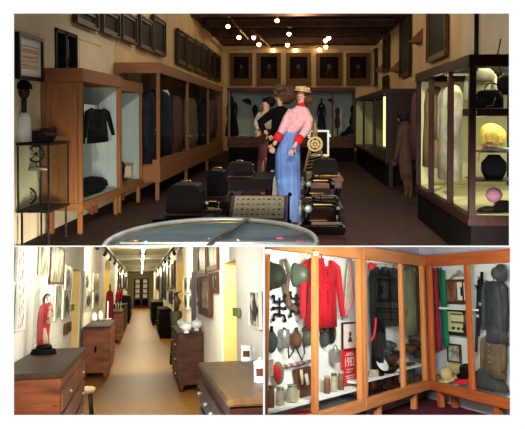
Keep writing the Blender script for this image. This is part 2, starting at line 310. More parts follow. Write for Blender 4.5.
# ------------------------------------------------------------------ pictures
def picture(fr, wall, u0, u1, vt, vb, label, cat='picture', name='framed_picture', group=None, fm='gilt', cm='canvas_dark', fw=.1, depth=.06, motif=None, ref='l', mat_=None, tilt=0):
    ax, val = wall
    if ax == 'y': p0 = fr.pt(u0, vb, y=val); p1 = fr.pt(u1, vb, y=val); N = (0, -1, 0)
    else: p0 = fr.pt(u0, vb, x=val); p1 = fr.pt(u1, vb, x=val); N = (1, 0, 0) if val < 0 else (-1, 0, 0)
    pr = p0 if ref == 'l' else p1
    uu = u0 if ref == 'l' else u1
    zb = pr.z; zt = fr.pt(uu, vt, **({'y': val} if ax == 'y' else {'x': val})).z
    w_ = (p1-p0).length; h = zt-zb; O = (p0.x, p0.y, zb)
    t = thing(fr, name, label, cat, O, group); Mx = basis(O, N)
    if tilt: Mx = Mx @ Matrix.Rotation(tilt, 4, 'X')
    fwx = min(fw, w_*.22)
    m = MB(fr, fm, Mx)
    if fw > 0:
        for a in ((0, fwx, 0, h), (w_-fwx, w_, 0, h), (fwx, w_-fwx, 0, fw), (fwx, w_-fwx, h-fw, h)): m.box(a[0], a[1], -depth, 0, a[2], a[3])
        if fw > .08:
            g = fwx*.35
            for a in ((0, g, 0, h), (w_-g, w_, 0, h), (g, w_-g, 0, g), (g, w_-g, h-g, h)): m.box(a[0], a[1], -depth-.03, -depth, a[2], a[3])
        m.build('frame', t)
    m = MB(fr, cm, Mx); e = .003 if fw > 0 else 0
    if fw <= 0: fwx = 0
    if mat_:
        m.use(mat_); m.box(fwx, w_-fwx, -depth*.5, 0, fw, h-fw); m.use(cm); k = min(w_, h)*.16
        m.box(fwx+k, w_-fwx-k, -depth*.5-.004, -depth*.5, fw+k, h-fw-k)
    else: m.box(fwx, w_-fwx, -max(depth*.5, .012), 0, max(fw, 0), h-max(fw, 0))
    yf = -max(depth*.5, .012)-.006; cx = w_/2
    if motif == 'portrait':
        m.use('canvas_brown'); s_ = (w_-2*fwx)
        m.prism([(cx-s_*.32, fw), (cx-s_*.28, fw+h*.28), (cx-s_*.1, fw+h*.38), (cx+s_*.1, fw+h*.38), (cx+s_*.28, fw+h*.28), (cx+s_*.32, fw)], yf, yf+.004)
        m.use('skin_paint'); m.prism([(cx+s_*.11*math.cos(a*PI/6), h*.58+s_*.15*math.sin(a*PI/6)) for a in range(12)], yf-.004, yf)
        m.use('gilt'); m.box(fwx, w_-fwx, yf-.004, yf, fw, fw+h*.1)
    if motif == 'figure':
        m.use('frame_black'); q = random.Random(int(u0*10)); n = 10
        m.prism([(cx+w_*(.2+.1*q.random())*math.cos(a*2*PI/n)*(.6 if a % 2 else 1), h*.5+h*(.28+.1*q.random())*math.sin(a*2*PI/n)) for a in range(n)], yf, yf+.004)
    if motif == 'head':
        m.use('slate_cloth'); m.prism([(cx-w_*.16, h*.3), (cx-w_*.05, h*.48), (cx+w_*.05, h*.48), (cx+w_*.16, h*.3)], yf, yf+.004)
        m.ball((cx, yf, h*.58), w_*.08, .004, h*.09)
    m.build('canvas' if cat == 'picture' else 'sheet', t)
    return t

BWX = ('y', YB-.05)
for (u0, u1, lb) in ((230, 252.5, 'gilt-framed dark portrait at the far left of the end wall row'), (257, 281, 'gilt-framed dark portrait second from the left on the end wall, above the curly haired mannequin'),
                     (286, 311, 'gilt-framed dark portrait in the middle of the end wall, above the pink bloused mannequin'), (316, 342, 'gilt-framed dark portrait second from the right on the end wall'),
                     (346, 370, 'gilt-framed dark portrait nearest the right corner of the end wall')):
    t = picture(T, BWX, u0, u1, 53, 85.5, lb, group='portraits on the end wall', motif='portrait', fw=.17)
LW = ('x', WX0+.04)
names = ['nearest the camera', 'second along from the window', 'third along from the window', 'narrow, fourth along from the window', 'fifth along, above the long display case', 'sixth along, last before the gap']
for (u0, u1, vt, vb), n_ in zip(((72, 94, 2, 22), (99, 116, 5, 32), (119, 133.5, 9, 39), (134.5, 136.3, 14, 45), (137, 149.6, 14, 47), (151, 163, 14, 52)), names):
    if u0 == 134.5: continue
    picture(T, LW, u0, u1, vt, vb, 'dark gilt-framed painting high on the left wall, '+n_, group='large paintings on the left wall', fw=.1, fm='gilt_dull')
for (u0, u1, vt, vb), n_ in zip(((175.6, 184, 28, 63), (185, 192.8, 34, 67.5), (193.8, 200, 39, 71), (200.8, 207, 43, 74), (208, 213, 48.5, 77.5), (214, 219, 53, 80)), ['first', 'second', 'third', 'fourth', 'fifth', 'last']):
    picture(T, LW, u0, u1, vt, vb, 'narrow-looking gilt-framed portrait on the left wall, %s of the six running to the end wall' % n_, group='six portraits towards the far left corner', fw=.13, fm='gilt_dull')
picture(T, LW, 15, 40, 39, 82, 'black-framed sheet of closely written text on the left wall beside the window', 'framed document', 'framed_document', fm='frame_black', cm='document', fw=.045, ref='r', mat_='paper')
RW = ('x', WX1-.04)
for u0, u1, vt, vb, lb in ((429, 448, 2, 63, 'tall carved brown framed painting on the right wall above the dark cabinet'), (401.5, 411, 13, 78, 'tall dark framed painting on the right wall, between the two triangular wedges'),
                           (384.5, 389.5, 38, 73, 'upper small dark picture on the right wall near the far corner'), (384.3, 388.6, 77, 91, 'low little dark picture on the right wall under a small one'), (373.6, 377, 51, 87, 'thin-looking dark picture on the right wall next to the end wall')):
    picture(T, RW, u0, u1, vt, vb, lb, fm='wood_mahogany' if u0 != 429 else 'gilt', cm='canvas_brown', fw=.14, ref='l')
for u, v, lb in ((420, 40, 'larger triangular grey wedge jutting from the right wall'), (398, 69, 'smaller triangular grey wedge jutting from the right wall'), (383.5, 69.5, 'farthest little triangular wedge on the right wall')):
    p = T.pt(u, v, x=WX1); m = MB(T, 'wood_panel', basis((WX1, p.y, p.z), (-1, 0, 0))); m.add([(-.5, 0, -.1), (.5, 0, -.1), (.5, 0, .3), (.3, -.4, -.1)], [(0, 1, 2), (0, 3, 1), (1, 3, 2), (0, 2, 3)])  # plain triangular wedge set against the right wall
    m.build('wall_wedge', None, lb, 'bracket', 'wedges on the right wall')

# ------------------------------------------------------------------ ceiling spots
ZL = 4.62
spots = [((228, 26.4), 'far left'), ((239, 37.4), 'left'), ((253.6, 37.6), 'left of the middle'), ((259, 44.5), 'a'), ((277, 20.7), 'top'), ((289, 34), ''), ((287.4, 45), ''), ((273, 50), ''), ((295.4, 50), ''), ((325.6, 40.5), ''), ((328.8, 38), ''), ((325.8, 47), ''), ((319.4, 49.5), '')]
slab = ['glowing ceiling spot farthest to the left, above the long display case', 'glowing ceiling spot second from the left, at the lower end of the slanting rail', 'glowing ceiling spot at the left, left-hand rail crossing', 'glowing ceiling spot above the gap between the first two portraits',
        'glowing ceiling spot nearest the camera, highest in view', 'glowing ceiling spot standing alone in the middle of the ceiling', 'glowing ceiling spot directly above the gap left of the middle portrait', 'low distant glowing spot above the second portrait', 'low distant glowing spot above the left half of the middle portrait',
        'left lamp of the close pair of spots at the right', 'right lamp of the close pair of spots at the right', 'glowing spot just beneath the close pair at the right', 'lowest glowing spot at the right, above the fourth portrait']
for ((u, v), _), lb in zip(spots, slab):
    p = T.pt(u, v, z=ZL); r = T.mpp(p)*2.1
    t = thing(T, 'ceiling_spotlight', lb, 'spotlight', (p.x, p.y, p.z), 'warm spots on the ceiling')
    m = MB(T, 'lamp_glow'); m.ball(p, r, r, r); m.build('bulb', t)
    m = MB(T, 'brass'); m.tube([(p.x, p.y, p.z+r*.6), (p.x, p.y, p.z+r*1.3), (p.x, p.y, p.z+r*1.7)], [r*1.05, r*.7, r*.2]); m.tube([(p.x, p.y, p.z+r), (p.x, p.y, ZC-.22)], .015, 6); m.build('lamp_holder', t)
for (a, b_, lb) in (((231.4, 19.6), (248, 39), 'thin pale ceiling rail slanting at the left'), ((252, 30), (269, 46), 'thin ceiling rail slanting to the second portrait'), ((269, 46.5), (322, 45), 'ceiling rail running across in front of the end wall'), ((325, 36), (326, 48), 'short dark ceiling rail holding the close pair of spots')):
    p = T.pt(*a, z=ZC-.3); q = T.pt(*b_, z=ZC-.3); m = MB(T, 'brass'); m.tube([p, q], .035, 6); m.build('lamp_rail', None, lb, 'lamp rail', 'rails carrying the spots')

# ------------------------------------------------------------------ display cases
def beam(m, p, q, t): m.box(min(p[0], q[0])-t, max(p[0], q[0])+t, min(p[1], q[1])-t, max(p[1], q[1])+t, min(p[2], q[2])-t, max(p[2], q[2])+t)
def case(fr, name, label, b, wood, lining, glazed, solid=(), lt=.045, posts_y=(), posts_x=(), head=.18, base=.14, t=.05, legs=(), group=None, cat='display case', floor_mat=None, leg_name='leg', skirt=None):
    x0, x1, y0, y1, z0, z1 = b; R = thing(fr, name, label, cat, ((x0+x1)/2, (y0+y1)/2, 0), group)
    wl = wood+'_level' if wood+'_level' in MATS else wood
    for x in (x0, x1-t):
        for y in (y0, y1-t): m = MB(fr, wood); m.box(x, x+t, y, y+t, z0+base+.001, z1-head-.001); m.build('corner_post', R, bev=.006)
    if posts_y or posts_x:
        for y in posts_y:
            m = MB(fr, wood); xg = x1-t if 'x+' in glazed else x0; m.box(xg, xg+t, y-t/2, y+t/2, z0+base, z1-head); m.build('door_post', R, bev=.005)
        for x in posts_x:
            m = MB(fr, wood); m.box(x-t/2, x+t/2, y0, y0+t, z0+base, z1-head); m.build('door_post', R, bev=.005)
    m = MB(fr, wl); g = .01
    k = t*.7
    m.box(x0-g, x1+g, y0-g, y0+k, z1-head, z1); m.build('front_rail' if 'y-' in glazed else 'near_rail', R, bev=.006)
    m = MB(fr, wl); m.box(x0-g, x1+g, y1-k, y1+g, z1-head, z1); m.build('far_rail', R, bev=.006)
    m = MB(fr, wl); m.box(x0-g, x0+k, y0+k+.001, y1-k-.001, z1-head, z1); m.build('side_rail', R, bev=.004)
    m = MB(fr, wl); m.box(x1-k, x1+g, y0+k+.001, y1-k-.001, z1-head, z1); m.build('side_rail', R, bev=.004)
    m = MB(fr, wl); m.box(x0+k+.002, x1-k-.002, y0+k+.002, y1-k-.002, z1-.03, z1-.005); m.build('top_board', R)
    m = MB(fr, wl); m.box(x0-g, x1+g, y0-g, y1+g, z0, z0+base*.75); m.build('base', R, bev=.006); m = MB(fr, wl); m.box(x0, x1, y0, y1, z0+base*.75+.001, z0+base); m.build('bottom_rail', R)
    if floor_mat: m = MB(fr, floor_mat); m.box(x0+t, x1-t, y0+t, y1-t, z0+base, z0+base+.012); m.build('case_floor', R)
    for side in ('x-', 'x+', 'y-', 'y+'):
        gl = side in glazed; m = MB(fr, 'pane_glass' if gl else (wood if side in solid else lining)); th = .008 if gl else .02; o_ = t*.35
        if side == 'x-': e_ = o_ if gl else t+.005; m.box(x0+e_, x0+e_+th, y0+(t if gl else .02), y1-(t if gl else .02), z0+base, z1-head)
        if side == 'x+': m.box(x1-o_-th, x1-o_, y0+t, y1-t, z0+base, z1-head)
        if side == 'y-': m.box(x0+t, x1-t, y0+o_, y0+o_+th, z0+base, z1-head)
        if side == 'y+': m.box(x0+t, x1-t, y1-o_-th, y1-o_, z0+base, z1-head)
        m.build('glass_pane' if gl else ('side_panel' if side in solid else 'back_panel'), R)
    for (lx, ly) in legs:
        m = MB(fr, wood); m.box(lx-lt, lx+lt, ly-lt, ly+lt, .02, z0); m.use('black_metal'); m.box(lx-.03, lx+.03, ly-.03, ly+.03, 0, .02); m.build(leg_name, R, bev=.005)
    if skirt: m = MB(fr, skirt); m.box(x0+.03, x1-.03, y0+.03, y1-.03, 0, z0); m.build('plinth', R)
    return R
c1x, c1a, c1b = -2.88, 9.2, 11.25; c2b = 12.85
case(T, 'display_case', 'orange wooden glazed case on legs holding a black jacket, nearest on the left', (WX0+.02, c1x, c1a, c1b, .33, 2.24), 'wood_orange', 'case_lining', ('x+',), ('y-',), legs=((c1x-.06, c1a+.1), (c1x-.06, c1b-.1), (WX0+.12, c1a+.1), (WX0+.12, c1b-.1)), group='wooden cases along the left wall', t=.055, lt=.03, base=.1, floor_mat='case_lining')
case(T, 'display_case', 'orange wooden glazed case on legs, second on the left, with pale boxes in it', (WX0+.02, c1x, c1b+.02, c2b, .33, 2.2), 'wood_orange', 'case_lining', ('x+',), ('y-',), legs=((c1x-.06, c1b+.12), (c1x-.06, c2b-.1), (WX0+.12, c1b+.12), (WX0+.12, c2b-.1)), group='wooden cases along the left wall', t=.055, lt=.03, base=.1)
c3x, c3a, c3b = -2.58, 12.95, 23.9
case(T, 'long_display_case', 'long taller wooden glass case full of dark costumes, on the left towards the end wall', (WX0+.02, c3x, c3a, c3b, .36, 2.6), 'wood_orange', 'wood_panel', ('x+', 'y-'), posts_y=(16.4, 20.2), head=.2, base=.42, t=.06, lt=.035, legs=((c3x-.06, c3a+.08), (c3x-.06, 16.4), (c3x-.06, 20.2), (WX0+.15, c3a+.08)), group='wooden cases along the left wall')
case(T, 'wide_display_case', 'wide glass case across the end of the hall under the five portraits', (c3x+.1, 2.0, 24.5, 25.5, .5, 2.6), 'wood_rosy', 'case_lining', ('y-',), posts_x=(-1.2, .3, 1.2), head=.14, base=.36, t=.05, skirt='wood_black')
case(T, 'dark_display_case', 'large dark mahogany glass cabinet with cream interior and old dresses, right foreground', (1.84, 3.3, 7.62, 11.05, .42, 2.26), 'wood_mahogany', 'case_lining_cream', ('x-', 'y-'), posts_y=(8.72, 9.95), head=.13, base=.1, t=.07, skirt='wood_black', floor_mat='case_lining_cream')
m = MB(T, 'wood_mahogany'); m.box(1.92, 3.25, 7.6, 8.3, 1.60, 1.68); 
for o in COL.objects:
    if o.name.startswith('dark_display_case'): m.build('shelf', o, bev=.005)
case(T, 'far_display_case', 'reddish wooden case on legs behind the brown dressed mannequin at the right', (1.93, 2.62, 15.5, 24.2, .55, 2.2), 'wood_mahogany', 'case_lining_cream', ('x-',), ('y-',), posts_y=(18, 21), head=.1, base=.08, t=.06, legs=((2.05, 15.6), (2.5, 15.6)), skirt=None)
m = MB(T, 'wood_black'); m.box(2.0, 2.6, 16.2, 24.1, 0, .54); o = [o for o in COL.objects if o.name == 'far_display_case'][0]; m.build('plinth', o)
m = MB(T, 'case_glow'); m.box(1.99, 2.01, 15.62, 16.5, .9, 2.05); m.build('light_strip', o)
lamp('AREA', T, (2.55, 9.3, 2.14), (2.55, 9.3, 0), 26, (1, .9, .6), 2.6, .5, nm='cabinet_fill')  # this and the next two: fills added to brighten the cabinet interior
lamp('AREA', T, (2.5, 8.0, 2.14), (2.5, 8.05, 0), 5, (1, .92, .66), .9, .3, nm='cabinet_fill')
lamp('AREA', T, (2.5, 8.0, 1.55), (2.5, 8.1, 0), 7, (1, .92, .66), .9, .3, nm='cabinet_fill')

# small vitrine at the left edge
case(T, 'glass_vitrine', 'small thin-framed glass vitrine on legs with iron wheels inside, at the left edge', (-3.42, -3.02, 8.35, 9.1, .42, 1.27), 'iron', 'case_lining', ('x-', 'x+', 'y-', 'y+'), lt=.012, head=.03, base=.03, t=.022, legs=((-3.38, 8.4), (-3.05, 8.4), (-3.05, 9.05), (-3.38, 9.05)), cat='display case')

# ------------------------------------------------------------------ garments and figures
def garment(fr, name, label, cat, top, N, w_, h, mt, d=.16, sleeves=.8, flare=1.0, collar=None, group=None, buttons=None, arms_out=.14, hanger=True, neck=None, folds=.03):
    """clothing on a hanger; top is the middle of its shoulder line"""
    t = thing(fr, name, label, cat, top, group); Mx = basis(top, N); hw = w_/2
    m = MB(fr, mt, Mx); m.loft([(-h, 0, 0, hw*.8*flare, d*.7), (-h*.7, 0, 0, hw*.76*(1+(flare-1)*.6), d*.7), (-h*.42, 0, 0, hw*.72, d*.62), (-h*.2, 0, 0, hw*.82, d*.62), (-h*.07, 0, 0, hw*.8, d*.5), (-h*.015, 0, 0, hw*.5, d*.36), (0, 0, 0, hw*.22, d*.26)], 28, fold=folds, folds=8); m.build('body', t)
    if sleeves:
        for s_ in (-1, 1):
            m = MB(fr, mt, Mx); L_ = h*sleeves; m.tube([(s_*hw*.55, 0, -h*.03), (s_*hw*.88, 0, -h*.1), (s_*hw*(.98+arms_out*.5), -.01, -h*.1-L_*.45), (s_*hw*(1+arms_out), -.03, -h*.1-L_*.88)], [d*.4, d*.46, d*.4, d*.3], 10, .8); m.build('sleeve', t)
    if collar:
        m = MB(fr, collar, Mx); m.loft([(-h*.05, 0, -.01, hw*.3, d*.42), (.0, 0, -.01, hw*.25, d*.36), (h*.03, 0, 0, hw*.2, d*.3)], 16); m.build('collar', t)
    if buttons:
        m = MB(fr, buttons, Mx)
        for k in range(4): m.ball((0.01, -d*.68, -h*(.2+.14*k)), d*.09)
        m.build('button', t)
    if hanger:
        m = MB(fr, 'iron', Mx); m.tube([(0, 0, 0), (0, 0, .05), (.02, 0, .075), (.01, 0, .09)], .006, 6); m.build('hanger_hook', t)
    return t
def dressform(fr, name, label, cat, foot, N, h, w_, mt, top_mt=None, group=None, head=None, arms=True):
    """a standing long dress"""
    t = thing(fr, name, label, cat, foot, group); Mx = basis(foot, N); a = w_/2
    m = MB(fr, mt, Mx); m.loft([(0, 0, 0, a, a*.7), (h*.25, 0, 0, a*.86, a*.6), (h*.5, 0, 0, a*.6, a*.45), (h*.62, 0, 0, a*.38, a*.32), (h*.63, 0, 0, a*.37, a*.31)], 24, fold=.04, folds=9); m.build('skirt', t)
    m = MB(fr, top_mt or mt, Mx); m.loft([(h*.62, 0, 0, a*.38, a*.3), (h*.74, 0, -.01, a*.5, a*.4), (h*.84, 0, 0, a*.56, a*.34), (h*.88, 0, 0, a*.3, a*.2), (h*.92, 0, 0, a*.14, a*.14)], 20)
    if arms:
        for s_ in (-1, 1): m.tube([(s_*a*.5, 0, h*.84), (s_*a*.68, 0, h*.7), (s_*a*.66, -a*.2, h*.52)], [a*.17, a*.14, a*.1], 8)
    m.build('bodice', t)
    if head: m = MB(fr, head, Mx); m.ball((0, 0, h*.96), a*.2, a*.2, h*.055); m.build('head', t)
    return t
XB = WX0+.22
def onwall(u, v, x=XB): return T.pt(u, v, x=x)
p = T.pt(98, 109, x=-2.99); garment(T, 'jacket', 'black fitted jacket with wide sleeves hanging in the nearest wooden case', 'jacket', p, (1, 0, 0), 1.15, .5, 'black_cloth', d=.1, flare=1.1, arms_out=.3, buttons='black_metal', sleeves=.8)
p = T.pt(89, 110, x=-3.1); m = MB(T, 'white_cloth', basis(p, (1, 0, 0))); m.box(-.25, .25, -.02, 0, -.12, .08); m.build('fabric_piece', None, 'pale folded cloth pinned behind the black jacket', 'cloth', bev=.005)
p = T.pt(80.3, 104, x=-3.0); m = MB(T, 'black_cloth', basis(p, (1, 0, 0))); m.loft([(-.55, 0, 0, .1, .05), (-.2, 0, 0, .09, .05), (0, 0, 0, .05, .04), (.04, 0, 0, .02, .02)], 14, fold=.08, folds=5); m.build('black_shawl', None, 'black cloth hanging beside the black jacket at the left end of its case', 'cloth')
p = T.pt(92, 198, z=.5); m = MB(T, 'black_cloth', Matrix.Translation(V((-3.15, 10.3, .49)))); m.loft([(0, 0, 0, .2, .85), (.08, 0, 0, .19, .8), (.15, 0, .1, .12, .5), (.19, 0, .1, .03, .15)], 24, fold=.09, folds=7); m.build('folded_skirt', None, 'black cloth lying in a heap on the floor of the nearest wooden case', 'cloth')
for u, v, w_, h, lb in ((128.2, 181, .36, .26, 'smaller pinkish box on the floor of the second case'), (136, 182, .42, .34, 'larger pinkish box at the right end of the second case')):
    q = T.pt(u, v, x=-3.15); m = MB(T, 'beige_box', basis((q.x, q.y, .47), (1, 0, 0))); m.box(-w_/2, w_/2, -.1, .12, 0, h); m.use('mauve_border'); m.box(-w_/2-.01, w_/2+.01, -.11, .13, h*.8, h); m.build('storage_box', None, lb, 'box', bev=.006)
q = T.pt(121.5, 180, x=-3.1); t = thing(T, 'figurine', 'small black figurine at the left end of the second case', 'figurine', (q.x, q.y, .47)); m = MB(T, 'black_metal', Matrix.Translation(V((q.x, q.y, .47)))); m.loft([(0, 0, 0, .1, .1), (.03, 0, 0, .1, .1), (.05, 0, 0, .04, .04), (.14, 0, 0, .06, .08), (.22, 0, 0, .05, .06), (.25, 0, 0, .02, .03)], 12); m.build('figure', t)
m = MB(T, 'black_metal', Matrix.Translation(V((q.x, q.y, .47)))); m.ball((0, .02, .29), .045); m.tube([(0, .05, .2), (.02, .14, .25), (0, .2, .18)], .016); m.build('head', t)
q = T.pt(121, 188, x=-3.1)
# long case costumes
for u, vt, w_, h, mt_, lb, cat in ((149, 92, .6, 1.35, 'navy_cloth', 'dark coat hanging nearest the glass end of the long case', 'coat'), (156, 90, .7, 1.5, 'black_cloth', 'black coat hanging second in the long case', 'coat'), (165, 92, .9, 1.4, 'navy_cloth', 'black dress coat with pale shirt front in the long case', 'coat'),
                                  (175, 96, 1.1, 1.3, 'plum_cloth', 'dull brown suit hanging in the middle of the long case', 'suit'), (189.5, 98, 1.6, 1.4, 'khaki', 'drab gown hanging beyond the brown suit in the long case', 'gown'), (200, 99, 1.8, 1.3, 'black_cloth', 'black gown hanging beyond the drab gown in the long case', 'gown'), (211, 100, 1.8, 1.2, 'plum_cloth', 'plum gown hanging at the far end of the long case', 'gown')):
    p = T.pt(u, vt, x=-2.82); p.z = min(p.z, 2.3); garment(T, 'costume', lb, cat, p, (1, 0, 0), w_*1.0, h, mt_, d=.2, flare=1.25, collar='white_cloth' if 'shirt' in lb else None, group='costumes hanging in the long case')
m = MB(T, 'pane_glass'); m.box(-3.35, -2.75, 13.1, 16.3, 1.36, 1.37); o = [o for o in COL.objects if o.name == 'long_display_case'][0]; m.build('glass_shelf', o)
# end case contents
YC = 24.95
def backobj(u0, u1, vt, vb): a_ = T.pt(u0, vb, y=YC); b_ = T.pt(u1, vt, y=YC); return (a_+b_)/2, b_.x-a_.x, b_.z-a_.z
for u0, u1, vt, vb, lb in ((225, 239, 97, 136, 'black dress on a stand at the left of the end case'), (316, 327, 99, 137, 'dark coated figure right of the pink mannequin in the end case'), (361, 370, 98, 137, 'tall black dress at the right side of the end case')):
    c, w_, h = backobj(u0, u1, vt, vb); dressform(T, 'black_dress', lb, 'dress', (c.x, c.y, c.z-h/2), (0, -1, 0), h, w_, 'black_cloth', head='hair_black', group='dark dresses in the end case')
for u0, u1, vt, vb, lb in ((334, 341, 107, 128, 'brown bust with bonnet, left of two in the end case'), (349, 356, 105, 128, 'dark bust with lace, right of two in the end case')):
    c, w_, h = backobj(u0, u1, vt, vb); z0 = c.z-h/2; m = MB(T, 'brown_cloth' if u0 == 334 else 'black_cloth', Matrix.Translation(V((c.x, c.y, z0)))); m.loft([(0, 0, 0, w_*.3, w_*.3), (h*.3, 0, 0, w_*.5, w_*.3), (h*.5, 0, 0, w_*.3, w_*.2), (h*.6, 0, 0, w_*.14, w_*.14)], 14); m.ball((0, 0, h*.8), w_*.32, w_*.3, h*.2)
    m.use('iron'); m.tube([(0, 0, 0), (0, 0, .9-z0)], .02); m.build('display_bust', None, lb, 'bust')
for u, v, s_, lb in ((246.5, 103, .13, 'open black fan pinned in the end case, left of the hanging one'), (330.5, 102, .09, 'small round black fan high in the end case')):
    p = T.pt(u, v, y=25.3); m = MB(T, 'black_cloth', basis(p, (0, -1, 0)) @ Matrix.Rotation(.5, 4, 'Y')); n = 9
    m.prism([(0, 0)]+[(s_*1.4*math.cos(PI*k/n), s_*1.4*math.sin(PI*k/n)) for k in range(n+1)], -.02, 0); m.build('fan', None, lb, 'fan')
p = T.pt(255, 113, y=25.2); m = MB(T, 'black_cloth', Matrix.Translation(p)); m.loft([(-.28, 0, 0, .03, .03), (-.05, 0, 0, .05, .04), (.12, 0, 0, .12, .06), (.25, 0, 0, .07, .05), (.3, 0, 0, .02, .02)], 12); m.build('closed_parasol', None, 'black closed parasol hanging in the end case beside the open fan', 'parasol')
p = T.pt(351, 133, y=25); m = MB(T, 'black_cloth', Matrix.Translation(V((p.x, p.y, .87)))); m.loft([(0, 0, 0, .42, .22), (.12, 0, 0, .36, .2), (.2, 0, 0, .2, .14), (.34, 0, 0, .12, .12), (.38, 0, 0, .04, .04)], 16, fold=.08, folds=5); m.build('black_hat', None, 'wide black feathered hat on the floor of the end case', 'hat')

# right cabinet contents
def cab(u, v, y): return T.pt(u, v, y=y)
p = T.pt(449, 84, x=2.6); 
for u, vt, w_, h, mt_, lb in ((420, 92, .8, 1.15, 'plum_cloth', 'dull brown dress at the far end of the mahogany cabinet'), (433, 88, .8, 1.2, 'tan_cloth', 'tan dress hanging between the first two posts of the mahogany cabinet'), (450, 87, .85, 1.25, 'jar_pale', 'long cream gown hanging in the near bay of the mahogany cabinet')):
    p = T.pt(u, vt, x=2.06); garment(T, 'gown', lb, 'gown', p, (-1, 0, 0), w_, h, mt_, d=.2, flare=1.2, arms_out=.05, group='gowns in the mahogany cabinet', sleeves=.55)
p = T.pt(481, 72, y=8.2); garment(T, 'child_dress', 'small cream dress with grey lace collar on the upper shelf of the mahogany cabinet', 'dress', p, (0, -1, 0), .3, .52, 'cream_cloth', d=.12, flare=1.3, sleeves=.6)
m = MB(T, 'jar_pale', basis(p, (0, -1, 0))); m.loft([(-.12, 0, -.1, .1, .02), (-.07, 0, -.1, .13, .03), (-.0, 0, -.09, .12, .05), (.06, 0, -.05, .05, .06)], 18, fold=.06, folds=9); o = [o for o in COL.objects if o.name == 'child_dress'][0]; m.build('lace_collar', o)
p = T.pt(488, 113, y=7.85); p.z = 1.685; t = thing(T, 'leather_bag', 'black patent handbag on the upper shelf of the mahogany cabinet', 'bag', p); m = MB(T, 'black_metal', Matrix.Translation(p)); m.loft([(0, 0, 0, .17, .07), (.1, .0, 0, .17, .07), (.19, .02, 0, .13, .05), (.21, .02, 0, .05, .02)], 20); m.ball((-.15, -.02, .07), .06); m.build('bag_body', t)
m = MB(T, 'black_metal', Matrix.Translation(p)); m.ring((.04, 0, .2), .08, .008); m.build('handle', t); m = MB(T, 'silver', Matrix.Translation(p)); m.tube([(-.04, -.075, .02), (.03, -.08, .03), (.06, -.07, .12)], .006); m.build('clasp', t)
p = T.pt(506, 84, y=7.9); m = MB(T, 'leather_dark', Matrix.Translation(p)); m.loft([(-.12, 0, 0, .03, .03), (-.05, 0, 0, .1, .05), (.06, 0, 0, .1, .05), (.12, 0, 0, .03, .03)], 14); m.tube([(-.05, 0, .1), (-.1, 0, .3), (-.06, 0, .5)], .008); m.build('hanging_pouch', None, 'dark red-brown purse hanging by a cord in the mahogany cabinet', 'purse')
def hat(fr, M_, crown, brim, h, mt_, ribbon, name, label, cat='hat', group=None):
    t = thing(fr, name, label, cat, M_.translation, group); m = MB(fr, mt_, M_)
    m.loft([(0, 0, 0, crown, crown*1.1), (h*.6, 0, 0, crown*.95, crown*1.02), (h*.92, 0, 0, crown*.75, crown*.8), (h, 0, 0, crown*.3, crown*.3)], 20); m.build('crown', t)
    m = MB(fr, mt_, M_); m.loft([(-.012, 0, 0, brim, brim), (0, 0, 0, brim*1.01, brim*1.01), (.01, 0, 0, brim, brim)], 28, fold=.02, folds=4); m.build('brim', t)
    if ribbon: m = MB(fr, ribbon, M_); m.loft([(.005, 0, 0, crown*1.05, crown*1.15), (h*.25, 0, 0, crown*1.04, crown*1.12)], 20); m.build('ribbon', t)
    return t
p = T.pt(492, 137, y=7.95); M_ = Matrix.Translation(p) @ Matrix.Rotation(math.radians(78), 4, 'X')
t = hat(T, M_, .075, .155, .07, 'straw_yellow', 'ribbon_pink', 'straw_hat', 'yellow straw hat with pink ribbon standing upright in the mahogany cabinet')
m = MB(T, 'ribbon_pink'); q = p+V((-.1, -.08, -.1)); m.tube([p+V((-.02, -.09, -.07)), q, q+V((-.05, 0, -.06)), q+V((-.07, 0, -.16))], [.02, .02, .012, .02], 8, .4); m.build('ribbon_tail', t)
def shelfz(z, y0, y1, x0, lbx=None):
    m = MB(T, 'iron'); m.box(x0, 3.2, y0, y1, z-.008, z); o = [o for o in COL.objects if o.name == 'dark_display_case'][0]; m.build('shelf', o)
shelfz(T.pt(480, 152, y=7.75).z, 7.75, 8.3, 2.0); shelfz(T.pt(480, 181, y=7.75).z, 7.75, 8.3, 1.95)
zA = T.pt(480, 152, y=7.75).z; zB = T.pt(480, 181, y=7.75).z
q = T.pt(497, 150, y=8); 
for k, (dx, dz, a) in enumerate(((0, 0, .1), (.03, .02, -.2), (-.04, .04, .3))):
    m = MB(T, 'paper', Matrix.Translation(V((q.x+dx, 8.0, zA+dz))) @ Matrix.Rotation(a, 4, 'Z') @ Matrix.Rotation(.12, 4, 'Y')); m.box(-.13, .13, -.1, .1, 0, .018); m.build('paper_sheaf', None, ['lowest of three crossed bundles of yellowed papers under the straw hat', 'middle of three crossed bundles of yellowed papers under the straw hat', 'topmost of three crossed bundles of yellowed papers under the straw hat'][k], 'papers', 'paper bundles under the straw hat')
q = T.pt(494, 170, y=8); m = MB(T, 'black_cloth', Matrix.Translation(V((q.x, 8.0, zB+.005)))); m.loft([(0, 0, 0, .1, .08), (.09, 0, 0, .14, .11), (.18, 0, 0, .14, .1), (.27, 0, 0, .06, .05)], 20, fold=.03, folds=5); m.build('black_bonnet', None, 'round black bonnet on the lower glass shelf of the mahogany cabinet', 'bonnet')
p = T.pt(494, 195, y=7.9); m = MB(T, 'rose_felt', Matrix.Translation(p)); m.ball((0, 0, 0), .09, .08, .08, lump=.08); m.tube([(0, 0, -.08), (0, 0, -.25)], .012); m.loft([(-.27, 0, 0, .09, .09), (-.25, 0, 0, .09, .09)], 16); m.build('rose_hat', None, 'dusty rose toque on a stand low in the mahogany cabinet', 'hat')
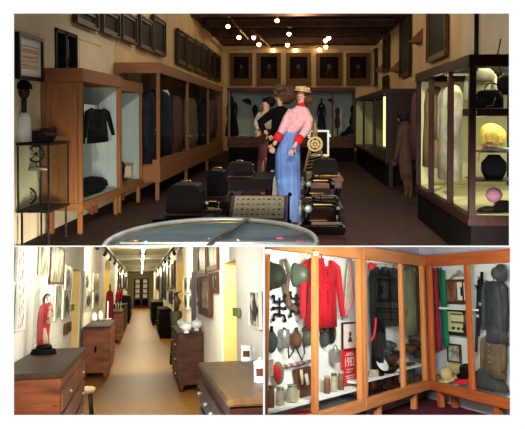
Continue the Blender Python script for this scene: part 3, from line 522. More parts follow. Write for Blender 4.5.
p = T.pt(486, 209, y=7.9); m = MB(T, 'leather_dark', Matrix.Translation(p)); m.loft([(-.09, 0, 0, .13, .06), (0, 0, 0, .09, .06), (.03, .03, 0, .05, .04)], 14); m.build('old_shoe', None, 'dark crumpled leather shoe at the bottom of the mahogany cabinet near the corner', 'shoe')
p = T.pt(502, 215, y=7.9); m = MB(T, 'black_cloth', Matrix.Translation(p)); m.loft([(-.15, 0, 0, .13, .08), (.05, 0, 0, .12, .07), (.16, 0, 0, .07, .06)], 14); m.build('black_muff', None, 'black muff at the bottom right of the mahogany cabinet', 'muff')

# bust and iron on the small vitrine
p = T.pt(24, 89, y=8.52); t = thing(T, 'hat_bust', 'dark head form wearing a cap at the left edge above the vitrine', 'head form', (p.x, 8.52, 1.27)); m = MB(T, 'leather_dark'); m.ball((p.x, 8.52, p.z-.03), .07, .08, .1); m.tube([(p.x, 8.52, p.z-.1), (p.x, 8.52, 1.62)], .035); m.ball((p.x+.06, 8.46, p.z-.03), .02); m.build('head', t)
m = MB(T, 'black_cloth'); m.loft([(p.z, p.x, 8.52, .1, .1), (p.z+.05, p.x, 8.52, .095, .1), (p.z+.1, p.x, 8.52, .05, .06), (p.z+.11, p.x, 8.52, .02, .02)], 16); m.tube([(p.x+.05, 8.47, p.z+.02), (p.x+.13, 8.42, p.z+.0)], [.05, .03], 8, .3); m.build('cap', t)
m = MB(T, 'white_cloth'); m.loft([(1.28, p.x, 8.52, .09, .1), (1.5, p.x, 8.52, .085, .1), (1.6, p.x, 8.52, .07, .06), (1.64, p.x, 8.52, .04, .04)], 16, fold=.03); m.build('bust_drape', t)
p0 = T.pt(26, 131, y=8.75); p1 = T.pt(58, 130, y=8.75); t = thing(T, 'iron_trough', 'long dark iron trough with a knob on top of the small vitrine', 'trough', ((p0.x+p1.x)/2, 8.75, 1.28))
m = MB(T, 'iron', Matrix.Translation(V((0, 8.75, 1.28)))); m.loft([(0, (p0.x+p1.x)/2-.02, 0, .17, .09), (.1, (p0.x+p1.x)/2, 0, .2, .1), (.13, (p0.x+p1.x)/2, 0, .2, .1)], 20); m.build('trough_body', t); m = MB(T, 'iron'); m.ball((p1.x-.03, 8.75, 1.44), .025); m.tube([(p1.x-.06, 8.75, 1.38), (p1.x-.03, 8.75, 1.44)], .015); m.build('knob', t)
for (u, v, r, lb) in ((36, 154, 8, 'upper iron wheel inside the small vitrine'), (28, 196, 8, 'lower iron wheel inside the small vitrine')):
    p = T.pt(u, v, y=8.85); rr = r*T.mpp(p); m = MB(T, 'iron'); m.ring(p, rr, .014, 24)
    for k in range(4): a = k*PI/4; m.tube([(p.x-rr*math.cos(a), p.y, p.z-rr*math.sin(a)), (p.x+rr*math.cos(a), p.y, p.z+rr*math.sin(a))], .006, 6)
    m.ball(p, .025); m.tube([(p.x, p.y, p.z-rr), (p.x, p.y, p.z-rr-.1)], .012); m.loft([(p.z-rr-.11, p.x, p.y, .12, .06), (p.z-rr-.1, p.x, p.y, .12, .06)], 14); m.build('iron_reel', None, lb, 'wheel', 'iron wheels in the vitrine')
p = T.pt(37, 170, y=8.8); m = MB(T, 'tin'); m.tube([(p.x-.16, 8.8, p.z), (p.x, 8.8, p.z+.02), (p.x+.16, 8.8, p.z+.01)], [.012, .035, .02]); m.tube([(p.x+.02, 8.8, p.z), (p.x+.02, 8.8, p.z-.12)], .012); m.build('hand_tool', None, 'pale metal hand tool between the two iron wheels', 'tool')

# ------------------------------------------------------------------ mannequins
def skinned(joints, links, mt, name, parent, fr=None, sub=1, fingers=()):
    """one continuous body grown round a skeleton; joints: (point, radius)"""
    me = bpy.data.meshes.new('tmp'); me.from_pydata([tuple(j[0]) for j in joints], links, [])
    ob = bpy.data.objects.new('tmp', me); COL.objects.link(ob); ob.modifiers.new('s', 'SKIN')
    for i, j in enumerate(joints):
        r = j[1]; me.skin_vertices[0].data[i].radius = (r, r) if not isinstance(r, tuple) else r
        me.skin_vertices[0].data[i].use_root = (i == 0)
    sb = ob.modifiers.new('u', 'SUBSURF'); sb.levels = sb.render_levels = sub
    dg = bpy.context.evaluated_depsgraph_get(); ev = ob.evaluated_get(dg).to_mesh()
    m = MB(fr or T, mt); m.add([v.co.copy() for v in ev.vertices], [tuple(p.vertices) for p in ev.polygons], True)
    bpy.data.objects.remove(ob); bpy.data.meshes.remove(me)
    for (w_, d, s_) in fingers:              # five fingers curling from the palm
        w_ = V(w_); d = V(d).normalized(); sd = d.cross(V((0, 1, 0))).normalized()
        for k, ln in enumerate((.045, .058, .062, .058, .045)):
            o_ = w_+sd*(k-2)*.016*s_+d*.05; dd = (d+sd*((k-2)*.12)*s_).normalized()
            if k == 0: o_ = w_+sd*-2*.016*s_+d*.015; dd = (d+sd*-1.0*s_).normalized()
            m.tube([o_-dd*.02, o_+dd*ln*.5, o_+dd*ln*.85+V((0, -.012, 0)), o_+dd*ln+V((0, -.02, 0))], [.0095, .0095, .008, .005], 6)
    return m.build(name, parent)
def J(y0): return lambda u, v, dy=0.0: T.pt(u, v, y=y0+dy)
def seclist(y0, rows, k=.7): # (v, uL, uR[, dy])
    out = []
    for r in rows:
        a = T.pt(r[1], r[0], y=y0+(r[3] if len(r) > 3 else 0)); b = T.pt(r[2], r[0], y=y0+(r[3] if len(r) > 3 else 0)); rx = (b.x-a.x)/2
        out.append(((a.z+b.z)/2, (a.x+b.x)/2, a.y, rx, rx*k))
    return out[::-1] if out[0][0] > out[-1][0] else out
def face(t, c, r, look, mt='skin'):
    """eyes, nose, mouth and ears on a head of radius r looking along look"""
    c = V(c); l = V(look).normalized(); s_ = l.cross(V((0, 0, 1))).normalized(); up = s_.cross(l)
    m = MB(T, mt); m.tube([c+l*r*.92+up*r*.2, c+l*r*1.16-up*r*.12, c+l*r*.95-up*r*.2], [r*.07, r*.15, r*.06], 8); m.build('nose', t)
    m = MB(T, 'hair_black')
    for k in (-1, 1): m.ball(c+l*r*.88+s_*r*.36*k+up*r*.12, r*.13, r*.13, r*.07)
    m.build('eyes', t)
    m = MB(T, 'red_cuff'); m.ball(c+l*r*.86-up*r*.48, r*.24, r*.14, r*.08); m.build('mouth', t)
    m = MB(T, mt)
    for k in (-1, 1): m.ball(c+s_*r*.82*k, r*.12, r*.14, r*.22)
    m.build('ears', t)

y0 = 10.6; j = J(y0); s_ = T.mpp(j(290, 150))
t = thing(T, 'mannequin', 'leaning mannequin in a pink blouse with red cuffs, long blue skirt and pale hat', 'mannequin', j(291, 221))
jt = [(j(289, 146), .09), (j(290.5, 134), .07), (j(295, 120), .08), (j(299, 110), .05), (j(300.5, 105), .034), (j(301, 100), (.05, .06)), (j(301, 94.5), (.06, .065)), (j(301, 91), .045),
      (j(291.5, 112), .035), (j(284, 127, -.02), .035), (j(276.5, 140, -.12), .03), (j(273.5, 146, -.14), .032),
      (j(306.5, 113), .035), (j(307, 128, -.06), .035), (j(297, 142, -.22), .03), (j(293.5, 148.5, -.24), .032),
      (j(286, 165), .085), (j(287, 190), .06), (j(288, 214), .04), (j(286, 220, -.06), .035), (j(293, 165), .085), (j(294, 190), .06), (j(295, 214), .04), (j(294, 220, -.06), .035)]
skinned(jt, [(0, 1), (1, 2), (2, 3), (3, 4), (4, 5), (5, 6), (6, 7), (3, 8), (8, 9), (9, 10), (10, 11), (3, 12), (12, 13), (13, 14), (14, 15), (0, 16), (16, 17), (17, 18), (18, 19), (0, 20), (20, 21), (21, 22), (22, 23)], 'skin', 'body', t,
        fingers=((j(273.5, 146, -.14), (-.35, 0, -1), 1), (j(293.5, 148.5, -.24), (-.45, 0, -1), -1)))
m = MB(T, 'pink_cloth'); m.loft(seclist(y0, [(104, 298.5, 303), (107, 295, 306), (110, 290, 309.5), (116, 288.5, 309), (124, 287, 306), (130, 285.5, 301), (134, 284, 297)], .62), 28, fold=.02, folds=12)
m.tube([j(292, 110), j(288, 118), j(284, 127, -.02), j(280, 134, -.08)], [.055, .075, .07, .05], 12); m.tube([j(306, 112), j(308.5, 120, -.02), j(307, 129, -.06), j(300.5, 137, -.16)], [.055, .075, .07, .05], 12); m.build('blouse', t)
for a, b_ in (((280, 134, -.08), (275.8, 141, -.12)), ((300.5, 137, -.16), (296.5, 143, -.22))):
    m = MB(T, 'red_cuff'); m.tube([j(*a), j((a[0]+b_[0])/2, (a[1]+b_[1])/2, (a[2]+b_[2])/2), j(*b_)], [.062, .068, .05], 14); m.build('cuff', t)
m = MB(T, 'red_cuff'); m.loft(seclist(y0, [(101.5, 298.8, 303.2), (103.5, 297.6, 304.4), (106, 297, 306)], .9), 16); m.build('collar', t)
m = MB(T, 'blue_cloth'); m.loft(seclist(y0, [(131, 284.5, 298), (135, 283, 298.5), (143, 279, 300), (155, 275.5, 300), (175, 275.5, 300.5), (200, 279, 301), (222, 284, 301)], .6), 44, fold=.035, folds=14); m.build('skirt', t)
m = MB(T, 'hair_brown'); m.ball(j(305, 97, .06), .1, .09, .11, lump=.08); m.ball(j(297.5, 95.5, .05), .05, .07, .09, lump=.1); m.ball(j(310, 100, .05), .05, .05, .05, lump=.1); m.build('hair', t)
m = MB(T, 'straw', Matrix.Translation(j(302.5, 91)) @ Matrix.Rotation(.15, 4, 'Y')); m.loft([(-.01, 0, 0, .13, .14), (.01, 0, 0, .135, .145), (.015, 0, 0, .085, .09), (.06, 0, 0, .08, .085), (.075, 0, 0, .04, .04)], 24, fold=.04, folds=5)
for k in range(6): m.ball((.085*math.cos(k*1.05), .09*math.sin(k*1.05), .035), .028, lump=.2)
m.build('hat', t); face(t, j(301, 97), .07, (-.35, -1, -.05))

y0 = 11.6; j = J(y0)
t = thing(T, 'mannequin', 'mannequin in a tight black dress with a big curly brown wig, elbow bent out', 'mannequin', j(277, 212))
jt = [(j(277, 146), .09), (j(277, 134), .06), (j(279, 120), .07), (j(280, 110), .05), (j(280.3, 106.5), .032), (j(280, 102), (.045, .055)), (j(279.8, 97), (.055, .06)), (j(280, 94), .04),
      (j(274.5, 112), .035), (j(260.5, 122.5, -.05), .035), (j(265.5, 132, -.16), .03), (j(268, 134.5, -.18), .032),
      (j(286, 112), .035), (j(284, 128), .035), (j(276, 140, -.14), .03), (j(273, 145, -.16), .03), (j(274, 170), .09), (j(274, 206), .05), (j(280, 170), .09), (j(280, 206), .05)]
skinned(jt, [(0, 1), (1, 2), (2, 3), (3, 4), (4, 5), (5, 6), (6, 7), (3, 8), (8, 9), (9, 10), (10, 11), (3, 12), (12, 13), (13, 14), (14, 15), (0, 16), (16, 17), (0, 18), (18, 19)], 'skin', 'body', t, fingers=((j(268, 134.5, -.18), (.6, 0, -.8), 1), (j(273, 145, -.16), (-.4, 0, -1), 1)))
m = MB(T, 'black_cloth'); m.loft(seclist(y0, [(106, 277.5, 283), (109, 273, 288.5), (115, 271.5, 289.5), (124, 271.5, 286), (133, 270.5, 283), (145, 268, 284), (160, 266.5, 284), (182, 265.5, 283), (196, 266, 283)], .62), 28, fold=.03, folds=7)
m.tube([j(275, 111), j(267.5, 117, -.02), j(260.5, 122.5, -.05), j(262.5, 128, -.11), j(265, 131, -.15)], [.075, .07, .065, .05, .042], 12); m.tube([j(286, 111), j(287, 120), j(284, 129), j(277.5, 138, -.12)], [.07, .065, .055, .042], 12); m.build('dress', t)
m = MB(T, 'white_cloth'); m.loft(seclist(y0-.3, [(170, 271, 274), (182, 268.5, 277), (196, 268, 278), (210, 268, 279)], .5), 20, fold=.05, folds=9); m.build('petticoat', t)
m = MB(T, 'hair_brown'); m.ball(j(286, 94.5, .04), .16, .15, .155, n=26, m=16, lump=.07); m.ball(j(280, 88.5, -.02), .11, .12, .07, n=20, m=12, lump=.1); m.ball(j(276.3, 92.5, -.02), .05, .07, .06, lump=.1); m.build('hair', t); face(t, j(279.3, 98.5, -.02), .07, (-.9, -.7, 0))

y0 = 12.4; j = J(y0)
t = thing(T, 'mannequin', 'mannequin with dark hat, pale blouse and plum skirt behind the black dressed one', 'mannequin', j(264, 200))
jt = [(j(265, 145), .09), (j(266, 134), .06), (j(266, 122), .07), (j(266, 114), .05), (j(266.5, 110), .045), (j(266, 106), .075), (j(266, 101), .08),
      (j(262, 115), .035), (j(257, 122, -.05), .04), (j(257, 127, -.16), .032), (j(258, 130, -.16), .03), (j(270, 115), .035), (j(273, 128), .04), (j(272, 138), .03), (j(263, 170), .09), (j(263, 195), .05), (j(268, 170), .09), (j(268, 195), .05)]
skinned(jt, [(0, 1), (1, 2), (2, 3), (3, 4), (4, 5), (5, 6), (3, 7), (7, 8), (8, 9), (9, 10), (3, 11), (11, 12), (12, 13), (0, 14), (14, 15), (0, 16), (16, 17)], 'skin', 'body', t, fingers=((j(258, 130, -.16), (.1, 0, -1), 1),))
m = MB(T, 'jar_pale'); m.loft(seclist(y0, [(111, 264, 269), (115, 260, 273), (122, 260, 273), (130, 261.5, 271.5)], .6), 20); m.tube([j(262, 115), j(257, 121.5, -.05), j(257, 126, -.14)], [.075, .07, .05], 10); m.build('blouse', t)
m = MB(T, 'plum_cloth'); m.loft(seclist(y0, [(129, 260.5, 272), (140, 258.5, 273), (165, 257.5, 272), (192, 256.5, 271)], .65), 28, fold=.05, folds=11); m.build('skirt', t)
m = MB(T, 'hair_black'); m.ball(j(269.5, 101.5, .05), .12, .12, .1, lump=.05); m.tube([j(266, 98, -.02), j(263, 99.5, -.1)], [.07, .03], 10, .5); m.build('hat', t); face(t, j(265.5, 105), .08, (-.9, -.7, -.05))

y0 = 13.3; j = J(y0)
t = thing(T, 'mannequin', 'mannequin in a dull brown dress with black hair, turned away beside the right hand cases', 'mannequin', j(408, 200))
jt = [(j(404, 150), .12), (j(404, 140), .1), (j(405, 130), .11), (j(405, 125), .08), (j(404.5, 122.5), .045), (j(404, 119), .075), (j(404, 116), .07), (j(400, 128), .05), (j(399, 142), .04), (j(396, 156, -.1), .03), (j(395, 160, -.1), .03),
      (j(410, 128), .05), (j(410, 142), .04), (j(408, 154), .03), (j(404, 170), .075), (j(407, 190), .05), (j(405, 198, -.05), .035), (j(408, 170), .075), (j(411, 190), .05), (j(410, 199, -.05), .035)]
skinned(jt, [(0, 1), (1, 2), (2, 3), (3, 4), (4, 5), (5, 6), (3, 7), (7, 8), (8, 9), (9, 10), (3, 11), (11, 12), (12, 13), (0, 14), (14, 15), (15, 16), (0, 17), (17, 18), (18, 19)], 'brown_cloth', 'body', t, fingers=((j(395, 160, -.1), (-.3, 0, -1), 1),))
m = MB(T, 'brown_cloth'); m.loft(seclist(y0, [(122.5, 402, 407), (126, 399, 411), (136, 398.5, 410.5), (143, 400, 409.5), (155, 398.5, 411), (170, 399.5, 412.5), (180, 401, 413)], .6), 24, fold=.05, folds=8); m.tube([j(401, 127), j(399, 142), j(397, 152, -.08)], [.06, .05, .04], 10); m.build('dress', t)
m = MB(T, 'hair_black'); m.ball(j(404, 117), .1, .1, .1, lump=.06); m.ball(j(399, 114.5), .05, .05, .045); m.build('hair', t); face(t, j(402.5, 119.5), .07, (-1, .2, 0))

# ------------------------------------------------------------------ sewing machines and their tables
def worktable(label, x0, x1, y0, y1, z=.75, mt='wood_rosy', group='treadle tables'):
    t = thing(T, 'treadle_table', label, 'table', ((x0+x1)/2, (y0+y1)/2, 0), group)
    m = MB(T, mt); m.box(x0, x1, y0, y1, z-.05, z); m.build('table_top', t, bev=.006)
    m = MB(T, mt); m.box(x0+.02, x1-.02, y0+.02, y1-.02, z-.14, z-.051); m.build('apron', t)
    for x in (x0+.04, x1-.04):
        m = MB(T, 'black_metal'); ym = (y0+y1)/2
        m.tube([(x, y0+.06, z-.14), (x, ym-.05, z*.5), (x, y0+.03, .02)], .016); m.tube([(x, y1-.06, z-.14), (x, ym+.05, z*.5), (x, y1-.03, .02)], .016); m.tube([(x, ym-.06, z*.5), (x, ym+.06, z*.5)], .014); m.build('leg', t)
    m = MB(T, 'black_metal'); m.box(x0+.08, x1-.08, (y0+y1)/2-.12, (y0+y1)/2+.12, .1, .12); m.build('treadle', t)
    m = MB(T, 'black_metal'); ym = (y0+y1)/2; m.ring((0, 0, 0), 0, 0) if False else m.tube([(x1-.08, ym+.15*math.cos(a*PI/10), .35+.15*math.sin(a*PI/10)) for a in range(21)], .012, 6); m.build('drive_wheel', t)
    return t
def machine(label, x, y, z, k=1.0, gold='brass', flip=1, wheel='silver'):
    t = thing(T, 'sewing_machine', label, 'sewing machine', (x, y, z), 'antique sewing machines'); M_ = Matrix.Translation(V((x, y, z))) @ Matrix.Scale(k, 4) @ Matrix.Scale(flip, 4, (1, 0, 0))
    m = MB(T, 'wood_mahogany', M_); m.box(-.2, .2, -.1, .1, 0, .05); m.build('wooden_base', t, bev=.004)
    m = MB(T, 'black_metal', M_); m.box(-.18, .18, -.08, .08, .051, .068); m.build('bed', t, bev=.004)
    m = MB(T, 'black_metal', M_); m.tube([(-.12, 0, .06), (-.12, 0, .13), (-.11, 0, .2), (-.07, 0, .235), (.04, 0, .23), (.11, 0, .225), (.135, 0, .2), (.135, 0, .14)], [.045, .032, .034, .032, .025, .03, .032, .026], 12); m.build('arm', t)
    m = MB(T, wheel, M_); m.ring((-.175, -.0, .2), .0, .0) if False else m.tube([(-.172, .058*math.cos(a*PI/10), .195+.058*math.sin(a*PI/10)) for a in range(21)], .012, 6); m.ball((-.16, 0, .195), .022); m.tube([(-.19, 0, .195), (-.11, 0, .195)], .012); m.build('hand_wheel', t)
    m = MB(T, wheel, M_); m.lathe((0, 0, 0), [(0, 0)]) if False else m.ball((-.105, -.042, .195), .034, .012, .034); m.build('stitch_plate', t)
    for bx in ((-.06, .09, -.034, -.028, .224, .234), (-.14, .14, -.084, -.081, .054, .06), (-.1, .05, -.04, -.03, .092, .1)): m = MB(T, gold, M_); m.box(*bx); m.build('gold_trim', t)
    m = MB(T, 'silver', M_); m.tube([(.135, 0, .15), (.135, 0, .075)], [.008, .004]); m.ball((.145, -.03, .2), .018); m.box(.115, .155, -.02, .01, .07, .075); m.build('needle_bar', t)
    m = MB(T, 'black_metal', M_); m.tube([(.0, 0, .25), (.0, 0, .3)], .006); m.tube([(-.06, .02, .23), (-.06, .02, .285)], .014); m.build('spool_pin', t)
    return t
def hood(label, x, y, z, w_, d, h, brass=False):
    t = thing(T, 'machine_hood', label, 'wooden hood', (x, y, z), 'wooden sewing machine hoods'); M_ = Matrix.Translation(V((x, y, z)))
    m = MB(T, 'wood_black', M_); m.prism([(-w_/2, 0), (-w_/2*.97, h*.75), (-w_/2*.8, h*.95), (-w_/2*.6, h), (w_/2*.6, h), (w_/2*.8, h*.95), (w_/2*.97, h*.75), (w_/2, 0)][::-1], -d/2, d/2); m.build('cover', t)
    m = MB(T, 'brass' if brass else 'wood_rosy', M_); m.box(-w_/2-.012, w_/2+.012, -d/2-.012, d/2+.012, -.001, .02); m.build('plinth', t)
    m = MB(T, 'brass', M_); m.tube([(-.05, 0, h), (-.04, 0, h+.025), (.04, 0, h+.025), (.05, 0, h)], .006); m.build('handle', t)
    return t
a = T.pt(303, 236, z=.75); worktable('reddish treadle table nearest the camera, right of the blue skirt', .03, .335, 4.92, 5.5)
machine('black machine with bright hand wheel, nearest on the right of the blue skirt', T.pt(321, 230, y=5.1).x, 5.15, .751, .88)
worktable('treadle table carrying the second machine, behind the nearest one on the right', .03, .42, 6.5, 7.5)
machine('black machine second from the camera on the right, with round pale plate', T.pt(319, 195, y=6.9).x+.0, 6.9, .751, .95)
worktable('treadle table farthest back in the right hand row', .12, .62, 9.6, 10.8)
hood('dark curved wooden hood with brass edge, back of the right hand row', T.pt(325, 170, y=10).x, 10.0, .751, .36, .25, .24, True)
p = T.pt(315, 155, y=10.5); p.z = .99; t = thing(T, 'spinning_wheel', 'ornate pointed bobbin stand with ring, on the hood behind the machines', 'bobbin stand', (p.x, 10.3, .751))
Mz = Matrix.Translation(V((T.pt(315, 150, y=10.5).x, 10.5, .76)))
m = MB(T, 'wicker', Mz); m.tube([(-.16, 0, 0), (-.09, 0, .3), (0, 0, .62)], .02); m.tube([(.16, 0, 0), (.09, 0, .3), (0, 0, .62)], .02); m.tube([(0, 0, .5), (0, 0, .66), (0, 0, .78)], [.045, .035, .004]); m.build('frame', t)
m = MB(T, 'straw', Mz); m.ring((0, -.03, .42), .1, .018, 22); m.ring((0, -.03, .42), .05, .012, 16)
for k in range(6): m.tube([(0, -.03, .42), (.1*math.cos(k*PI/3), -.03, .42+.1*math.sin(k*PI/3))], .007, 5)
m.build('wheel', t)
m = MB(T, 'wicker', Mz)
for k in range(5): m.tube([(-.13+.01*k, -.02, .06+k*.05), (.13-.01*k, -.02, .1+k*.05)], .008, 5)
m.build('spindle', t)
picture(T, ('y', 11.2), 309, 329, 130, 156, 'upright pale-edged frame standing behind the bobbin stand', 'frame', 'standing_frame', fm='paper', cm='canvas_dark', fw=.03, depth=.03)
worktable('treadle table under the dark hood at the left of the embroidery', -1.2, -.72, 5.7, 6.45, group='treadle tables', mt='wood_black')
hood('large black wooden hood on the near left table', T.pt(185.5, 217, y=6).x, 6.05, .751, .3, .3, .26)
p = T.pt(208, 205, y=6.1); machine('small black machine beside the near left hood', p.x+.03, 6.15, .751, .42)
worktable('dark treadle table second in the left row', -.98, -.62, 6.9, 7.9, mt='wood_black')
hood('narrow dark hood on the second table of the left row', T.pt(217, 197, y=7.3).x, 7.35, .751, .19, .3, .28)
worktable('dark treadle table farthest back in the left row', -.95, -.35, 9.4, 10.6, mt='wood_black')
hood('low dark hood farthest back in the left row', T.pt(240, 175, y=9.8).x, 9.8, .751, .34, .3, .2)
machine('dim machine on the farthest left table behind the embroidery', T.pt(247, 172, y=10.1).x-.02, 10.2, .751, .7)

# slanted embroidery on its stand
p0 = T.pt(228, 220.5, y=6.2); p1 = T.pt(286.5, 220.5, y=6.2); q0 = T.pt(233.5, 195, y=6.55)
U = (p1-p0); wE = U.length; up = V((0, q0.y-p0.y, q0.z-p0.z)); hE = up.length
ux = U.normalized(); uz = up.normalized(); uy = uz.cross(ux); Me = Matrix((ux, uy, uz)).transposed().to_4x4(); Me = Matrix.Translation(p0) @ Me
t = thing(T, 'embroidery_frame', 'slanted embroidery of small motifs with a mauve border, on a stand before the mannequins', 'embroidery', (p0.x+wE/2, 6.3, 0))
m = MB(T, 'mauve_border', Me); m.box(0, wE, 0, .03, 0, hE); m.build('border', t, bev=.005)
m = MB(T, 'cream_cloth', Me); m.box(wE*.07, wE*.95, -.006, -.001, hE*.08, hE*.93); m.build('cloth', t)
m = MB(T, 'leather', Me); q = random.Random(3)
for r_ in range(4):
    for c_ in range(9):
        cx = wE*(.13+.092*c_); cz = hE*(.2+.2*r_); m.use(['leather', 'olive', 'mauve_border', 'leather_dark'][(r_*3+c_) % 4]); a_ = .009+.006*q.random()
        m.prism([(cx+a_*(1.5 if k % 2 else .7)*math.cos(k*PI/4), cz+a_*(1.0 if k % 2 else .6)*math.sin(k*PI/4)) for k in range(8)][::-1], -.009, -.0065)
m.build('motifs', t)
for x in (-.01, wE+.015):
    m = MB(T, 'wood_black', Me); m.tube([(x, .01, -.02), (x, .01, hE+.02)], .012); m.build('roller', t); m = MB(T, 'wood_black', Me); m.ball((x+.01, .01, hE+.02), .02); m.ball((x+.01, .01, 0), .02); m.build('knob', t)
for x in (p0.x+.04, p1.x-.04):
    m = MB(T, 'wood_black'); m.tube([(x, 6.3, .6), (x, 6.3, 0)], .018); m.tube([(x, 6.62, .78), (x, 6.62, 0)], .018); m.build('leg', t)

# oval glass topped table
TX, TY, RX_, RY_, TZ = T.pt(214.5, 240, y=4.0).x, 3.92, .585, .80, .9
t = thing(T, 'oval_display_table', 'oval glass-topped display table with silver rim, in the very front', 'display table', (TX, TY, 0))
m = MB(T, 'silver'); m.ring((TX, TY, TZ), RX_, .014, 60, RY_, 'xy'); m.build('rim', t)
m = MB(T, 'brass'); m.ring((TX, TY, TZ-.02), RX_*1.0, .01, 60, RY_*.99, 'xy'); m.build('lower_rim', t)
m = MB(T, 'table_glass'); m.loft([(TZ-.004, TX, TY, RX_, RY_), (TZ+.004, TX, TY, RX_, RY_)], 60); m.build('glass_top', t)
m = MB(T, 'vitrine_felt'); m.loft([(TZ-.035, TX, TY, RX_*.98, RY_*.98), (TZ-.02, TX, TY, RX_*.98, RY_*.98)], 60); m.build('display_bed', t)
a = T.pt(209, 245, z=TZ+.012); b_ = T.pt(246, 220, z=TZ+.012)
m = MB(T, 'iron'); m.tube([a, b_], .018, 8, .5); m.build('cross_bar', t)
m = MB(T, 'silver'); a = T.pt(120, 243, z=TZ+.01); b_ = T.pt(310, 243, z=TZ+.01); m.tube([a, b_], .006, 8); m.build('cross_bar', t)
for k, (u, v) in enumerate(((280, 238), (300, 241))):
    p = T.pt(u, v, z=TZ-.019); m = MB(T, 'ribbon_pink', Matrix.Translation(p)); m.loft([(0, 0, 0, .03, .045), (.008, 0, 0, .03, .045)], 12, fold=.1, folds=5); m.build('rosette', None, ['left pink rosette inside the oval glass table', 'right pink rosette inside the oval glass table'][k], 'rosette')
p = T.pt(134, 241, z=TZ-.019); m = MB(T, 'brass', Matrix.Translation(p)); m.loft([(0, 0, 0, .045, .03), (.012, 0, 0, .04, .026)], 14, fold=.08, folds=6); m.build('brooch', None, 'gold brooch at the left end of the oval glass table', 'brooch')

# ================================================================== lower left: the corridor
LX0, LX1, LZ, LY = -1.09, 1.0, 2.93, 64
def ly(u, x): return L.pt(u, 288, x=x).y
m = MB(L, 'terracotta'); m.box(LX0-.6, LX1+.6, 2.5, LY+.2, -.12, 0); struct(m, 'floor')
def wallgap(x0, x1, gaps, mt, name, zt=LZ, y0=2.5, arch=()):
    m = MB(L, mt); y = y0
    for a, b_, h in sorted(gaps):
        m.box(x0, x1, y, a, 0, zt); m.box(x0, x1, a, b_, h, zt); y = b_
    m.box(x0, x1, y, LY, 0, zt); return struct(m, name)
dl = (ly(72.5, LX0), ly(80.5, LX0)); al = (ly(104, LX0), ly(110.3, LX0))
dr = (ly(236, LX1), ly(221.5, LX1)); ar = (ly(183.4, LX1), ly(176, LX1))
zdl = L.pt(72.5, 268.5, x=LX0).z; zdr = L.pt(236, 259.5, x=LX1).z
wallgap(LX0-.35, LX0, [(dl[0], dl[1], zdl), (al[0], al[1], 2.55)], 'corridor_wall', 'wall_left')
wallgap(LX1, LX1+.35, [(dr[0], dr[1], zdr), (ar[0], ar[1], 2.6)], 'corridor_wall', 'wall_right')
m = MB(L, 'corridor_cream'); m.box(LX0-.4, LX1+.4, LY, LY+.2, 0, LZ); struct(m, 'wall_back')
m = MB(L, 'corridor_ceiling'); m.box(LX0-.4, LX1+.4, 2.5, LY+.2, LZ, LZ+.15); struct(m, 'ceiling')
for k, (a, b_, x, mt_) in enumerate(((dl[0], dl[1], LX0, 'ochre_paint'), (al[0], al[1], LX0, 'ochre_paint'), (dr[0], dr[1], LX1, 'ochre_paint'), (ar[0], ar[1], LX1, 'ochre_paint'))):
    sg = -1 if x < 0 else 1; m = MB(L, mt_)
    m.box(min(x+sg*.36, x+sg*.4), max(x+sg*.36, x+sg*.4), a-.3, b_+.3, 0, LZ)
    m.box(min(x+sg*.02, x+sg*.35), max(x+sg*.02, x+sg*.35), b_-.02, b_+.0, 0, 2.7)
    struct(m, 'door_%d' % (k+1))
for k, (a, b_, x, zt) in enumerate(((al[0], al[1], LX0, 2.55), (ar[0], ar[1], LX1, 2.6))):   # round arch heads
    n = 14; r = (b_-a)/2; zs = zt-.38; sg = -1 if x < 0 else 1
    for side in (0, 1):
        pts = [(a, zt)] if side == 0 else [(b_, zt)]
        arc = [(a+r-r*math.cos(PI/2*i/n), zs+.38*math.sin(PI/2*i/n)) for i in range(n+1)] if side == 0 else [(b_-r+r*math.cos(PI/2*i/n), zs+.38*math.sin(PI/2*i/n)) for i in range(n+1)]
        o_ = pts+arc; xa, xb = sorted((x, x+sg*.34)); m = MB(L, 'corridor_wall')
        m.add([(xa, p[0], p[1]) for p in o_]+[(xb, p[0], p[1]) for p in o_], [tuple(range(len(o_))), tuple(range(2*len(o_)-1, len(o_)-1, -1))]+[(i, i+len(o_), (i+1) % len(o_)+len(o_), (i+1) % len(o_)) for i in range(len(o_))]); struct(m, 'trim_%d' % (20+2*k+side))
for k, y in enumerate((20, 29.5, 40, 52)): m = MB(L, 'corridor_ceiling'); m.box(LX0, LX1, y, y+.5, LZ-.14, LZ); struct(m, 'trim_%d' % (30+k))
m = MB(L, 'grey_paint'); m.box(LX0, LX0+.02, 2.5, dl[0], 0, .12); m.box(LX0, LX0+.02, dl[1], al[0], 0, .12); struct(m, 'baseboard_left')
m = MB(L, 'grey_paint'); m.box(LX1-.02, LX1, dr[1], ar[0], 0, .12); struct(m, 'baseboard_right')
# end doorway
a = L.pt(133.5, 305, y=LY-.05); b_ = L.pt(149, 278.5, y=LY-.05); m = MB(L, 'wood_panel')
m.box(a.x, b_.x, LY-.1, LY, 0, b_.z)
for k in range(2):
    x0 = a.x+.1+k*(b_.x-a.x)/2; x1 = x0+(b_.x-a.x)/2-.2
    m.use('pane_day')
    for r_ in range(4): z0 = .75+r_*.42; m.box(x0+.05, x1-.05, LY-.115, LY-.1, z0, z0+.32)
    m.use('wood_black'); m.box(x0, x1, LY-.112, LY-.1, .15, .6)
struct(m, 'door_5')
m = MB(L, 'grey_paint'); p = ly(199, LX1); q = ly(194, LX1); m.box(LX1-.05, LX1, p, q, 0, L.pt(199, 271, x=LX1).z); struct(m, 'trim_40')
